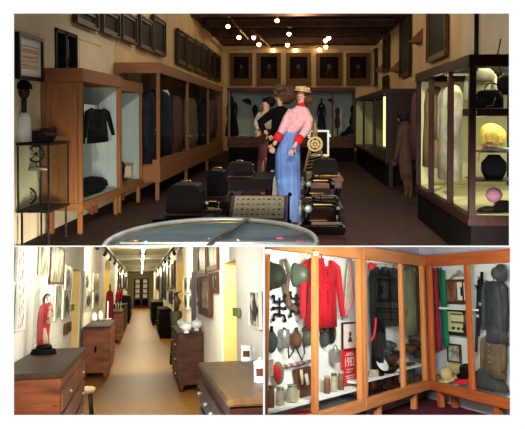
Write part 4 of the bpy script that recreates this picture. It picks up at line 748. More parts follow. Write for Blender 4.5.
# tubes and rails
for k, (a, b_) in enumerate(((17, 23), (26, 33), (36, 44), (47, 56))):
    t = thing(L, 'tube_light', ['glowing ceiling tube light nearest the camera', 'second glowing ceiling tube light along the corridor', 'third glowing ceiling tube light along the corridor', 'farthest glowing ceiling tube light by the end door'][k], 'tube light', (.05, (a+b_)/2, LZ-.1), 'tube lights along the corridor ceiling')
    m = MB(L, 'tube_glow'); m.tube([(.05, a, LZ-.2), (.05, b_, LZ-.2)], .045, 8); m.build('tube', t)
    m = MB(L, 'grey_paint'); m.box(-.01, .11, a, b_, LZ-.155, LZ-.14 if False else LZ); m.build('housing', t)
for x, lb in ((LX0+.1, 'dark lamp rail under the ceiling along the left wall'), (LX1-.1, 'dark lamp rail under the ceiling along the right wall')):
    t = thing(L, 'lamp_rail', lb, 'lamp rail', (x, 30, LZ-.2)); m = MB(L, 'slate_cloth'); m.tube([(x, 12, LZ-.22), (x, 55, LZ-.22)], .035, 6); m.build('rail', t)
    for y in (17, 20.5, 24, 28, 33, 38, 44):
        m = MB(L, 'slate_cloth'); m.tube([(x, y, LZ-.2), (x, y, LZ-.3), (x*1.04, y+.1, LZ-.4)], [.015, .03, .055]); m.build('lamp_head', t)
# pictures of the corridor
WL = ('x', LX0+.012); WR = ('x', LX1-.012)
LP = [(14, 21.5, 246, 282, 'pale engraving at the top left edge of the corridor wall', 'photo_fine', 'paper', 0), (14, 22.5, 284, 332, 'pale drawn sheet at the left edge, below the engraving', 'photo_fine', 'paper', 0),
      (38, 47, 245, 274.5, 'unframed greenish photograph high on the wall, left of the big framed one', 'photo_green', None, 0), (48.5, 62.5, 241, 284, 'large framed greenish photograph, biggest on the corridor left wall', 'photo_green', None, .03),
      (64, 71, 264, 290, 'dark figure photograph just before the first yellow doorway, upper one', 'photo_grey', None, 0), (53, 60.3, 284.5, 321, 'photograph beneath the large framed one, right of the glass dome', 'photo_green', 'paper', 0), (61.4, 69.3, 290, 319.5, 'photograph of dark figures just before the first yellow doorway, lower one', 'photo_grey', None, 0),
      (83.4, 88.8, 271, 290.5, 'upper left of four photographs between doorway and arch', 'photo_grey', None, 0), (83.2, 91.2, 291.5, 311.5, 'lower left of four photographs between doorway and arch', 'photo_grey', None, 0), (92.3, 98.8, 272.5, 290, 'upper right of four photographs between doorway and arch', 'photo_green', None, 0), (92.3, 98.8, 292, 308, 'lower right of four photographs between doorway and arch', 'photo_grey', None, 0)]
for u0, u1, vt, vb, lb, cm, fmm, fw in LP:
    picture(L, WL, u0, u1, vt, vb, lb, 'photograph', 'wall_photograph', 'photographs on the corridor left wall', fm='frame_brown' if fw else (fmm or 'paper'), cm=cm, fw=fw or (.012 if fmm else .005), depth=.02, motif='figure' if cm == 'photo_grey' else None)
for k, (u0, u1, vt, vb) in enumerate(((117.3, 119.3, 272, 290), (119.9, 122.3, 271, 289), (123, 125, 274, 289), (125.8, 127.6, 276, 290), (129, 130.5, 279, 292))):
    picture(L, WL, u0, u1, vt, vb, ['first', 'second', 'third', 'fourth', 'last'][k]+' of the thin-looking dark framed pictures beyond the left arch', 'picture', 'framed_picture', 'dark frames beyond the left arch', fm='frame_black', cm='photo_green' if k % 2 else 'canvas_dark', fw=.08)
RP = [(251.6, 262.5, 291, 326, 'black and white photograph nearest the camera on the corridor right wall', 'photo_grey', 0, .012), (199, 207.2, 245, 275.5, 'upper left of two tall framed pictures above the wall mirror', 'photo_green', 1, .07), (208.6, 219, 240, 272, 'upper right of two tall framed pictures above the wall mirror', 'photo_green', 1, .07),
      (202, 212.8, 275.5, 313, 'brown framed mirror-like picture below the two tall ones', 'photo_green', 1, .1), (213.4, 218.8, 272.5, 293, 'small framed picture right of the brown framed mirror-like one', 'photo_grey', 1, .05), (198.5, 201.4, 276, 297, 'small framed picture left of the brown framed mirror-like one', 'photo_green', 1, .05), (198.7, 200.6, 301, 306, 'tiny dark picture low beside the grey pilaster', 'canvas_dark', 1, .02),
      (184, 188.9, 277.5, 292, 'upper left of four small photographs before the right arch', 'photo_grey', 0, .012), (189.7, 193.2, 278, 291.5, 'upper right of four small photographs before the right arch', 'photo_grey', 0, .012), (184, 188.9, 294, 307.5, 'lower left of four small photographs before the right arch', 'photo_grey', 0, .012), (189.7, 193.2, 295, 308, 'lower right of four small photographs before the right arch', 'photo_grey', 0, .012)]
for u0, u1, vt, vb, lb, cm, fr_, fw in RP:
    picture(L, WR, u0, u1, vt, vb, lb, 'photograph' if not fr_ else 'picture', 'wall_photograph' if not fr_ else 'framed_picture', 'pictures on the corridor right wall', fm='frame_brown' if fr_ else 'paper', cm=cm, fw=fw, depth=.03, ref='l', motif='figure' if cm == 'photo_grey' else None)
for k, (u0, u1, vt, vb, cm) in enumerate(((156.8, 158.8, 277, 290, 'canvas_dark'), (160, 162.6, 268, 299, 'photo_green'), (164, 166, 270, 299, 'canvas_dark'), (166.6, 169.5, 264, 289, 'photo_green'), (170.2, 172.8, 266, 289, 'photo_grey'), (170.3, 172.6, 291, 303, 'canvas_dark'), (173.4, 175.4, 262, 288, 'canvas_dark'))):
    picture(L, WR, u0, u1, vt, vb, ['farthest', 'second farthest', 'third farthest', 'fourth farthest', 'greyish fifth farthest', 'low small', 'nearest'][k]+' of the dark framed pictures beyond the right arch', 'picture', 'framed_picture', 'dark frames beyond the right arch', fm='frame_black' if k % 2 else 'frame_brown', cm=cm, fw=.08)
for u0, u1, vt, vb, wall, mt_, nm, lb in ((68.8, 72, 305, 311, WL, 'switch_green', 'light_switch', 'green light switch beside the first yellow doorway on the left'), (236.2, 240.3, 307.5, 315.5, WR, 'switch_green', 'light_switch', 'green light switch beside the yellow doorway on the right'), (63.6, 69, 324, 334.5, WL, 'frame_brown', 'key_box', 'small brown wooden box fixed on the left wall below the photographs')):
    a = L.pt(u0, vb, x=wall[1]); b_ = L.pt(u1, vt, x=wall[1]); zt = L.pt(u0, vt, x=wall[1]).z; m = MB(L, mt_, basis((a.x, a.y, a.z), (1, 0, 0) if wall[1] < 0 else (-1, 0, 0)))
    m.box(0, (b_-a).length if False else abs(b_.y-a.y), -.04, 0, 0, zt-a.z); m.use('jar_pale' if 'switch' in nm else 'leather_dark'); w_ = abs(b_.y-a.y); m.box(w_*.35, w_*.65, -.05, -.04, (zt-a.z)*.35, (zt-a.z)*.65); m.build(nm, None, lb, 'switch' if 'switch' in nm else 'box', bev=.003)
# furniture
def chest(x0, x1, y0, y1, z, label, rows, face_x, body, top, name='chest_of_drawers', cat='chest of drawers', group=None, cols=1, front_panel=False, knob='silver'):
    t = thing(L, name, label, cat, ((x0+x1)/2, (y0+y1)/2, 0), group); sg = 1 if face_x == x1 else -1
    m = MB(L, body); m.box(x0, x1, y0, y1, .1, z-.04); m.build('carcass', t, bev=.008)
    m = MB(L, top); m.box(x0-.02 if sg < 0 else x0, x1+.02 if sg > 0 else x1, y0-.03, y1+.02, z-.04, z); m.build('top_board', t, bev=.008)
    m = MB(L, body); m.box(x0+.01, x1-.01, y0+.01, y1-.01, z-.075, z-.041); m.build('moulding', t)
    for x in (x0+.05, x1-.05):
        for y in (y0+.05, y1-.05): m = MB(L, body); m.tube([(x, y, .1), (x, y, .05), (x, y, 0)], [.045, .05, .03], 10); m.build('foot', t)
    h = (z-.22)/rows
    for r_ in range(rows):
        for c_ in range(cols):
            ya = y0+.05+c_*(y1-y0-.1)/cols; yb = ya+(y1-y0-.1)/cols-.03; za = .13+r_*h
            xa, xb = (face_x, face_x+.018) if sg > 0 else (face_x-.018, face_x)
            m = MB(L, body); m.box(xa, xb, ya, yb, za, za+h-.03); d_ = m.build('drawer', t, bev=.005)
            if d_:
                for yk in (ya+(yb-ya)*.2, ya+(yb-ya)*.8): m = MB(L, knob); m.ball((face_x+sg*.035, yk, za+h*.45), .016); m.tube([(face_x+sg*.015, yk, za+h*.45), (face_x+sg*.035, yk, za+h*.45)], .007); m.build('knob', d_)
    if front_panel:
        m = MB(L, body); w_ = x1-x0; m.box(x0+w_*.12, x1-w_*.12, y0-.012, y0, .2, z-.3); m.box(x0+w_*.12, x1-w_*.12, y0-.012, y0, z-.25, z-.1); m.use('wood_black'); m.tube([(x0+w_*.5, y0-.03, z*.5), (x0+w_*.5, y0-.03, z*.62)], .02); m.build('end_panel', t, bev=.004)
    else:
        m = MB(L, body); m.box(x0, x1, y0-.008, y0-.0005, z-.24, z-.23); m.box(x0+.0, x0+.05, y0-.008, y0-.0005, .12, z-.1); m.box(x1-.05, x1, y0-.008, y0-.0005, .12, z-.1); m.build('end_panel', t)
    return t
y1_ = L.pt(61, 372, x=-.58).y; y2_ = L.pt(84.5, 347, x=-.58).y
chest(LX0+.02, -.58, y1_, y2_, 1.0, 'shiny brown chest of drawers nearest on the left, carrying the glass dome', 4, -.58, 'wood_dresser', 'wood_top_dark')
y3 = L.pt(230, 397, x=.48).y; y4 = L.pt(201, 361, x=.48).y
chest(.48, LX1-.02, y3, y4, 1.01, 'brown chest of drawers nearest on the right with two white jars on it', 4, .48, 'wood_dresser_dark', 'wood_top', cols=2)
chest(LX0+.04, -.57, 13.8, 16.6, .92, 'reddish carved cupboard, second piece along the left wall', 1, -.57, 'wood_dresser', 'wood_top_dark', 'carved_cupboard', 'cupboard', front_panel=True)
chest(.6, LX1-.02, 11.6, 13.7, .9, 'dark striped chest with three white tureens, second along the right wall', 3, .6, 'wood_dresser_dark', 'wood_top_dark')
chest(LX0+.04, -.57, 22.2, 25, .92, 'small brown cupboard third along the left wall', 1, -.57, 'wood_dresser', 'wood_top_dark', 'low_cupboard', 'cupboard', 'cupboards further down the left wall', front_panel=True)
chest(LX0+.04, -.57, 27, 31, 1.0, 'dark cupboard fourth along the left wall', 1, -.57, 'wood_dresser_dark', 'wood_black', 'low_cupboard', 'cupboard', 'cupboards further down the left wall', front_panel=True)
chest(LX0+.04, -.5, 34, 40, 1.25, 'black cupboard farthest along the left wall', 1, -.5, 'wood_black', 'wood_black', 'low_cupboard', 'cupboard', 'cupboards further down the left wall')
chest(.6, LX1-.02, 23.5, 27, .92, 'black chest third along the right wall, before the arch', 1, .6, 'wood_black', 'wood_black', 'low_cupboard', 'cupboard', 'cupboards further down the right wall')
chest(.5, LX1-.02, 32, 38, 1.0, 'black chest farthest along the right wall', 1, .5, 'wood_black', 'wood_top_dark', 'low_cupboard', 'cupboard', 'cupboards further down the right wall')
# stool
t = thing(L, 'stool', 'small stool with a pale round seat behind the near left chest', 'stool', (-.60, 8.6, 0)); m = MB(L, 'straw'); m.loft([(.46, -.60, 8.6, .1, .16), (.5, -.60, 8.6, .11, .17), (.51, -.60, 8.6, .1, .16)], 20); m.build('seat', t)
for a, b_ in ((-1, -1), (1, -1), (-1, 1), (1, 1)): m = MB(L, 'leather_dark'); m.tube([(-.60+a*.05, 8.6+b_*.1, .46), (-.60+a*.09, 8.6+b_*.2, 0)], [.016, .013]); m.build('leg', t)
# saint under glass
p = L.pt(43.5, 354, z=1.0); k = L.mpp(p); Mp = Matrix.Translation(p)
t = thing(L, 'glass_dome', 'clear glass dome on a round black base, standing on the near left chest', 'glass dome', p)
m = MB(L, 'wood_black', Mp); m.lathe((0, 0, 0), [(12.5*k, 0), (13*k, .012), (11.8*k, .03), (11.8*k, .045), (10*k, .05)], 32); m.build('base', t)
R_ = 11.3*k; H_ = 61*k; m = MB(L, 'dome_glass', Mp)
m.loft([(.05, 0, 0, R_, R_)]+[(.05+(H_-R_)*q/4, 0, 0, R_, R_) for q in range(1, 5)]+[(.05+H_-R_+R_*math.sin(a*PI/12), 0, 0, R_*math.cos(a*PI/12)+.001, R_*math.cos(a*PI/12)+.001) for a in range(1, 7)], 32); m.build('dome', t)
t = thing(L, 'religious_statue', 'small statue of a woman in a red robe holding a child, inside the glass dome', 'statue', p+V((0, 0, .051))); k2 = k
Ms = Matrix.Translation(p+V((0, 0, .052)))
m = MB(L, 'black_metal', Ms); m.loft([(0, 0, 0, 8*k, 7*k), (3*k, 0, 0, 7.5*k, 6*k), (4*k, 0, 0, 5*k, 4*k)], 18, fold=.06, folds=5); m.build('plinth', t)
m = MB(L, 'statue_red', Ms); m.loft([(4*k, -1*k, 0, 6.2*k, 4.5*k), (12*k, -1.5*k, 0, 6*k, 4.5*k), (24*k, -1*k, 0, 6.6*k, 4.6*k), (34*k, 0, 0, 7*k, 4.8*k), (41*k, .5*k, 0, 6*k, 4*k), (45*k, 1*k, 0, 3*k, 2.5*k), (46*k, 1*k, 0, 1.6*k, 1.6*k)], 24, fold=.06, folds=7); m.tube([(4*k, -3*k, 41*k), (7*k, -4*k, 32*k), (3*k, -6*k, 28*k)], [2.6*k, 2.4*k, 1.6*k]); m.build('robe', t)
m = MB(L, 'statue_pale', Ms); m.ball((2*k, -1*k, 48.5*k), 2.8*k, 2.8*k, 3.6*k); m.ball((2.4*k, -3.7*k, 48*k), .6*k, .7*k, .9*k); m.tube([(1*k, -1*k, 43*k), (1.6*k, -1*k, 47*k)], 1.4*k); m.build('head', t)
m = MB(L, 'leather', Ms); m.ball((1*k, .6*k, 50*k), 3.6*k, 3.2*k, 3.6*k); m.tube([(-1.5*k, .5*k, 50*k), (-2.5*k, 1*k, 44*k)], [2*k, 1.2*k]); m.build('veil', t)
m = MB(L, 'statue_pale', Ms); m.loft([(24*k, 4*k, -5*k, 1.8*k, 1.6*k), (31*k, 5*k, -5*k, 2.6*k, 2*k), (36*k, 5*k, -5*k, 2*k, 1.6*k), (37.5*k, 5*k, -5*k, 1*k, 1*k)], 12); m.ball((5*k, -5*k, 39.5*k), 2.1*k); m.tube([(6*k, -5*k, 35*k), (8*k, -6*k, 33*k), (7*k, -7*k, 31*k)], .7*k); m.build('child', t)
m = MB(L, 'statue_pale', Ms); m.loft([(5*k, 2*k, -3*k, 3*k, 2.4*k), (11*k, 1*k, -3*k, 3*k, 2.2*k), (20*k, 0, -3.3*k, 1.6*k, 1.4*k)], 14, fold=.08); m.build('underskirt', t)
# jars and tureens
def jar(p, r, h, label, lid=True, group='white jars on the near right chest'):
    t = thing(L, 'apothecary_jar', label, 'jar', p, group); Mj = Matrix.Translation(p)
    m = MB(L, 'porcelain', Mj); m.loft([(0, 0, 0, r*.95, r*.95), (h*.05, 0, 0, r, r), (h*.15, 0, 0, r*.93, r*.93), (h*.85, 0, 0, r*.93, r*.93), (h*.95, 0, 0, r, r), (h, 0, 0, r*.95, r*.95)], 28); m.build('jar_body', t)
    m = MB(L, 'leather', Mj)
    n = 6
    for a in range(n): a0 = -2.35+a*.2; m.add([(r*.96*math.cos(a0), r*.96*math.sin(a0), h*.3), (r*.96*math.cos(a0+.2), r*.96*math.sin(a0+.2), h*.3), (r*.96*math.cos(a0+.2), r*.96*math.sin(a0+.2), h*.68), (r*.96*math.cos(a0), r*.96*math.sin(a0), h*.68)], [(0, 1, 2, 3)])
    m.build('painted_badge', t)
    if lid: m = MB(L, 'porcelain', Mj); m.loft([(h, 0, 0, r*.8, r*.8), (h*1.05, 0, 0, r*.5, r*.5), (h*1.09, 0, 0, r*.15, r*.15)], 20); m.ball((0, 0, h*1.14), r*.2); m.build('lid', t)
p = L.pt(246.6, 361, z=1.01); k = L.mpp(p); jar(p, 6.1*k, 15*k, 'white cylindrical jar with brown badge, farther one on the near right chest', False)
p = L.pt(260, 382, z=1.01); k = L.mpp(p); jar(p, 6.6*k, 20*k, 'white lidded jar at the right edge of the corridor picture, nearer one on the chest')
def tureen(p, r, label):
    t = thing(L, 'tureen', label, 'tureen', p, 'white tureens on the dark chest'); Mj = Matrix.Translation(p)
    m = MB(L, 'porcelain', Mj); m.loft([(0, 0, 0, r*.55, r*.55), (r*.12, 0, 0, r*.5, r*.5), (r*.3, 0, 0, r*.35, r*.35), (r*.5, 0, 0, r*.7, r*.7), (r*.9, 0, 0, r*.98, r*.98), (r*1.25, 0, 0, r, r), (r*1.35, 0, 0, r*.96, r*.96)], 24); m.build('bowl', t)
    m = MB(L, 'porcelain', Mj); m.loft([(r*1.36, 0, 0, r, r), (r*1.55, 0, 0, r*.85, r*.85), (r*1.8, 0, 0, r*.4, r*.4), (r*1.88, 0, 0, r*.12, r*.12)], 24); m.ball((0, 0, r*1.98), r*.14); m.build('lid', t)
for u, v, r, lb in ((181.5, 328, 4.6, 'white lidded tureen at the far left of the dark chest'), (186.5, 333, 5.6, 'white tureen nearest the front edge of the dark chest'), (196.5, 330.5, 5.6, 'white lidded tureen nearest the wall on the dark chest')):
    p = L.pt(u, v, z=.901); tureen(p, r*L.mpp(p), lb)
for u, v, r, h, lb in ((94.5, 321, 2.6, 8, 'left white jar on the carved cupboard'), (100.5, 320, 2.4, 9, 'right white jar on the carved cupboard')):
    p = L.pt(u, v, z=.921); k = L.mpp(p); m = MB(L, 'porcelain', Matrix.Translation(p)); m.lathe((0, 0, 0), [(r*k*.8, 0), (r*k, h*k*.2), (r*k, h*k*.75), (r*k*.6, h*k*.85), (r*k*.7, h*k)]); m.build('white_jar', None, lb, 'jar', 'white jars on the carved cupboard')
p = L.pt(107.5, 319.5, z=.921); k = L.mpp(p); t = thing(L, 'table_lamp', 'slim white candlestick on a wide white dish, right end of the carved cupboard', 'candlestick', p); m = MB(L, 'porcelain', Matrix.Translation(p)); m.lathe((0, 0, 0), [(3.6*k, 0), (4.6*k, .8*k), (4.4*k, 1*k), (1*k, .8*k)]); m.build('dish', t)
m = MB(L, 'porcelain', Matrix.Translation(p)); m.tube([(0, 0, .5*k), (0, 0, 18*k)], [.9*k, .7*k]); m.build('stem', t)
p = L.pt(109.5, 307.5, x=-.8); y_ = 20.3; c = L.pt(109.5, 308, y=y_); k = L.mpp(c)
t = thing(L, 'draped_stand', 'stand draped with burgundy cloth in front of the left arch', 'draped stand', (c.x, y_, 0)); m = MB(L, 'crimson_cloth'); m.loft([(.45, c.x, y_, 4*k, 3*k), (c.z+2*k, c.x, y_, 3.8*k, 3*k), (c.z+15*k, c.x, y_, 3.4*k, 2.6*k), (c.z+17*k, c.x, y_, 1.4*k, 1.2*k)], 20, fold=.07, folds=6); m.build('drape', t)
m = MB(L, 'wood_black'); m.tube([(c.x, y_, 0), (c.x, y_, .5)], .05); m.loft([(0, c.x, y_, .16, .16), (.03, c.x, y_, .15, .15)], 14); m.tube([(c.x, y_, c.z+17*k), (c.x, y_, c.z+23*k)], .02); m.build('post', t)
for u, v, h, lb in ((116, 303, 14, 'left furled dark red flag beyond the burgundy drape'), (118.5, 302, 15, 'middle furled dark red flag beyond the burgundy drape'), (121, 301, 15, 'right furled dark red flag beyond the burgundy drape')):
    c = L.pt(u, v, y=26.4); k = L.mpp(c); t = thing(L, 'furled_flag', lb, 'flag', (c.x, 26.4, .0), 'furled flags on the left'); m = MB(L, 'crimson_cloth'); m.loft([(c.z, c.x, 26.4, .9*k, .9*k), (c.z+h*k*.5, c.x+.5*k, 26.4, 1.3*k, 1*k), (c.z+h*k, c.x+1*k, 26.4, .3*k, .3*k)], 12, fold=.15, folds=4); m.build('cloth', t)
    m = MB(L, 'white_cloth'); m.tube([(c.x-.02, 26.4, 0), (c.x+.02, 26.4, c.z+(h+3)*k)], .012, 6); m.build('pole', t)
p = L.pt(180, 309, x=.84); Mq = Matrix.Translation(V((.76, p.y, .0))); t = thing(L, 'bronze_figure', 'dark leafy bronze figure on a stand before the right arch', 'figure', (.8, p.y, 0)); m = MB(L, 'plant_green', Mq); m.loft([(0, 0, 0, .14, .14), (.6, 0, 0, .1, .1), (1.05, 0, 0, .13, .13), (1.1, 0, 0, .1, .1)], 14); m.build('stand', t)
m = MB(L, 'leather_dark', Mq); m.tube([(0, 0, 1.1), (.02, 0, 1.3), (-.03, 0, 1.5)], [.05, .07, .03]); q = random.Random(5)
for k in range(9): a = k*.7; m.tube([(0, 0, 1.2+.03*k), (.12*math.cos(a), .1*math.sin(a), 1.28+.03*k), (.17*math.cos(a), .12*math.sin(a), 1.24+.035*k)], [.015, .03, .006], 6, .4)
m.build('leaves', t)

# ================================================================== lower right: corner of uniform cases
cp = B.pt(430, 405, z=0)                         # foot of the inner corner of the two fronts
toF = lambda fr, p: EYE+fr.R.transposed() @ (B.R @ (p-EYE))
cA = toF(A, cp); cC = toF(C, cp); YA = cA.y; YC_ = cC.y; XA = cA.x; XC = cC.x
ZT = A.pt(428, 256.3, y=YA).z; ZB = A.pt(428, 390, y=YA).z; DP = .32
ang = math.atan2((A.R.transposed() @ C.R @ V((1, 0, 0))).y, (A.R.transposed() @ C.R @ V((1, 0, 0))).x)
m = MB(B, 'maroon_carpet'); m.box(-6, 8, 3, 18, -.1, 0); struct(m, 'floor')
xa0 = A.pt(255, 330, y=YA).x; xm = A.pt(364, 330, y=YA).x
m = MB(A, 'room_wall'); m.box(xa0-1, XA+3, YA+DP+.02, YA+DP+.2, 0, 4.5); struct(m, 'wall_left')
m = MB(C, 'room_wall'); m.box(XC-3, XC+5, YC_+DP+.02, YC_+DP+.2, 0, 4.5); struct(m, 'wall_right')
m = MB(B, 'room_wall'); m.box(-6, 8, 3, 18, 3.4, 3.5); struct(m, 'ceiling')
def wallcase(fr, x0, x1, y, label, wood, posts, fr_shelves=(), legs=(), lt=.09, group='wooden wall cases', ends=()):
    wl = wood+'_level'; t = thing(fr, 'uniform_case', label, 'display case', ((x0+x1)/2, y+DP/2, 0), group); hd = .16; bs = .13
    for x in (x0, x1-lt): m = MB(fr, wood); m.box(x, x+lt, y, y+.07, ZB+bs+.001, ZT-hd-.001); m.build('corner_post', t, bev=.008)
    for x in posts: m = MB(fr, wood); m.box(x-.04, x+.04, y-.01, y+.05, ZB+bs+.001, ZT-hd-.001); m.build('door_post', t, bev=.008)
    m = MB(fr, wl); m.box(x0, x1, y-.015, y+.07, ZT-hd, ZT); m.build('top_rail', t, bev=.008)
    m = MB(fr, wl); m.box(x0, x1, y-.015, y+.07, ZB, ZB+bs); m.build('bottom_rail', t, bev=.008)
    m = MB(fr, 'case_white'); m.box(x0, x1, y+DP-.02, y+DP, ZB, ZT); m.build('back_panel', t)
    m = MB(fr, wl); m.box(x0, x1, y+.071, y+DP-.021, ZT-.03, ZT); m.build('top_board', t); m = MB(fr, 'case_white'); m.box(x0, x1, y+.071, y+DP-.021, ZB, ZB+.05); m.build('floor_board', t)
    for x in ends: m = MB(fr, 'case_white'); m.box(x, x+.02, y+.071, y+DP-.021, ZB+.051, ZT-.031); m.build('side_panel', t)
    ps = [x0+lt]+list(posts)+[x1-lt]
    for a, b_ in zip(ps[:-1], ps[1:]): m = MB(fr, 'pane_glass'); m.box(a+.03, b_-.03, y+.02, y+.026, ZB+bs, ZT-hd); m.build('glass_pane', t)
    for x, yy in legs: m = MB(fr, wood); m.box(x-.04, x+.04, yy-.04, yy+.04, 0, ZB-.001); m.build('leg', t, bev=.005)
    for z, a, b_ in fr_shelves: m = MB(fr, 'case_white'); m.box(a, b_, y+.08, y+DP-.022, z-.025, z); m.build('shelf', t)
    return t
YS = YA+.08
zsA = A.pt(271, 412.5, y=YS).z; zsA = (zsA+A.pt(350, 389, y=YS).z)/2
pA = A.pt(316.5, 330, y=YA).x; xB1 = A.pt(365.5, 330, y=YA).x
zsB = A.pt(400, 367, y=YS).z
tA = wallcase(A, xa0, xm, YA, 'honey wood glazed case at the left, with helmets, red shirt and canteens', 'wood_honey', [A.pt(266.5, 330, y=YA).x, pA], [(zsA, xa0+.03, xm+.3)], ends=(xa0,))
pB = A.pt(403.5, 330, y=YA).x
tB = wallcase(A, xm+.005, XA-.01, YA, 'honey wood glazed case in the middle, with dark uniforms, caps and boots', 'wood_honey', [pB], [(A.pt(385, 376, y=YS).z, xm+.04, pB), (A.pt(415, 366, y=YS).z, pB, XA+.02)], legs=((A.pt(382, 400, y=YA).x, YA+.06), (A.pt(418, 400, y=YA).x, YA+.06)), lt=.1)
pC = C.pt(468.5, 330, y=YC_).x; xc1 = C.pt(520, 330, y=YC_).x
tC = wallcase(C, XC+.01, xc1, YC_, 'amber wood glazed case at the right, with books, straw hat and brown coat', 'wood_amber', [pC], [(C.pt(478, 309, y=YC_+.17).z, XC+.2, pC+.1)], legs=((C.pt(441, 400, y=YC_+.06).x, YC_+.06), (C.pt(453, 390, y=YC_+DP-.1).x, YC_+DP-.08), (C.pt(494, 400, y=YC_).x, YC_+.06)), lt=.08)
YW = YA+DP-.03; YV = YC_+DP-.03
def on(fr, u, v, off=.0): return fr.pt(u, v, y=(YW if fr is A else YV)-off)
def K(fr, p): return fr.mpp(p)
def disc(m, r, d, n=24, dome=.5, rz=None):
    m.loft([(-d, 0, 0, r*.35, (rz or r)*.35), (-d*.8, 0, 0, r*.72, (rz or r)*.72), (-d*.4, 0, 0, r*.94, (rz or r)*.94), (0, 0, 0, r, rz or r)], n)
LIE = Matrix.Rotation(-PI/2, 4, 'X')    # local z points into the wall after this
def facing(fr, p): return Matrix.Translation(p) @ Matrix.Rotation(-PI/2, 4, 'X')
# foreshortening of the wall: widths along it are seen narrower, so ask pixel pairs for them
def wid(fr, u0, u1, v, off=0): return abs((on(fr, u1, v, off)-on(fr, u0, v, off)).x)
# helmets
for u0, u1, v0, v1, mt_, lb in ((264.5, 284, 262, 290, 'olive_dark', 'dark green steel helmet hanging at the left edge of the case'), (289.5, 307.5, 263, 286.5, 'olive_grey', 'paler grey-green steel helmet right of the dark one')):
    p = on(A, (u0+u1)/2-3.5, (v0+v1)/2); rz = (on(A, u0, v0).z-on(A, u0, v1).z)/2; rx = rz*.72; t = thing(A, 'steel_helmet', lb, 'helmet', p, 'steel helmets')
    m = MB(A, mt_, facing(A, p)); m.loft([(-.17, 0, 0, rx*.3, rz*.3), (-.15, 0, 0, rx*.6, rz*.6), (-.1, 0, 0, rx*.85, rz*.85), (-.03, 0, 0, rx*.97, rz*.97), (0, 0, 0, rx*1.02, rz*1.02)], 28); m.build('shell', t)
    m = MB(A, 'leather_dark', facing(A, p)); m.ring((0, -.0, 0), rx*1.02, .006, 28, rz*1.02, 'xy'); m.build('rim', t)
    m = MB(A, 'leather_dark', Matrix.Translation(p)); m.tube([(-rx*.6, -.1, rz*.3), (0, -.17, -rz*.1 if mt_ == 'olive_grey' else -rz*.5), (rx*.6, -.1, rz*.1)], .007, 6) if mt_ != 'olive_grey' else m.ball((-rx*.1, -.165, rz*.1), .012); m.build('chin_strap', t)
def path(fr, pts, off=.03): return [on(fr, u, v, off) for u, v in pts]
m = MB(A, 'leather'); m.use('khaki'); m.tube(path(A, [(287, 303), (284, 285), (283, 270), (281.5, 261), (286, 260), (290, 270), (288, 282), (287, 292), (289, 303), (295, 309), (300, 313)]), [.02, .03, .03, .022, .022, .03, .035, .04, .045, .04, .02], 8, .4); m.use('olive'); m.tube(path(A, [(287, 262), (289, 268), (290, 274)], .05), .022, 8, .5); m.build('leather_belt', None, 'brown looped sword belt hanging between the two helmets', 'belt')
for cx, cy, lb in ((279.5, 307.5, 'left of two black iron crampons below the helmets'), (296.5, 304, 'right of two black iron crampons below the helmets')):
    m = MB(A, 'black_metal'); 
    for pts in (((0, -10), (0, 10)), ((-6, -11), (-5, -6), (0, -5), (5, -7), (5.5, -12)), ((-6, 1), (0, 0), (5.5, 1)), ((-6, 12), (-5, 7), (0, 7), (5, 8), (5.5, 13))):
        m.tube(path(A, [(cx+a, cy+b_) for a, b_ in pts], .03), .013, 7)
    for a, b_ in ((-6, -11), (5.5, -12), (-6, 12), (5.5, 13), (-6, 1), (5.5, 1)): m.ball(on(A, cx+a, cy+b_, .03), .022)
    m.build('crampon', None, lb, 'crampon', 'iron crampons')
p = on(A, 321.5, 260, .1); w_ = wid(A, 303, 340, 275, .1); t = garment(A, 'shirt', 'bright red buttoned shirt hanging behind the wooden post', 'shirt', p, (0, -1, 0), w_*.98, on(A, 325, 259, .1).z-on(A, 325, 326, .1).z, 'red_cloth', d=.11, sleeves=.85, arms_out=.08, collar='red_cloth', buttons='frame_black')
m = MB(A, 'case_white', basis(p, (0, -1, 0))); m.loft([(-.07, 0, -.07, .03, .01), (.02, 0, -.06, .05, .02)], 10); m.build('shirt_neck_lining', t)
m = MB(A, 'pink_cloth'); q = on(A, 349, 259, .06); m.use('jar_pale'); m.loft([(on(A, 346, 318).z, on(A, 345, 300, .06).x, q.y, .05, .02), (on(A, 346, 305).z, on(A, 347, 300, .06).x, q.y, .09, .025), (on(A, 346, 296).z, on(A, 349.5, 300, .06).x, q.y, .14, .03), (on(A, 346, 275).z, on(A, 349.3, 300, .06).x, q.y, .08, .025), (q.z, q.x, q.y, .015, .012)], 18, fold=.1, folds=4)
m.use('ribbon_pink'); m.tube([on(A, 345.4, 316, .09), on(A, 352.5, 299, .1), on(A, 350, 262, .08)], .012, 6); m.build('scarf', None, 'pale scarf with pink edging hanging right of the red shirt', 'scarf')
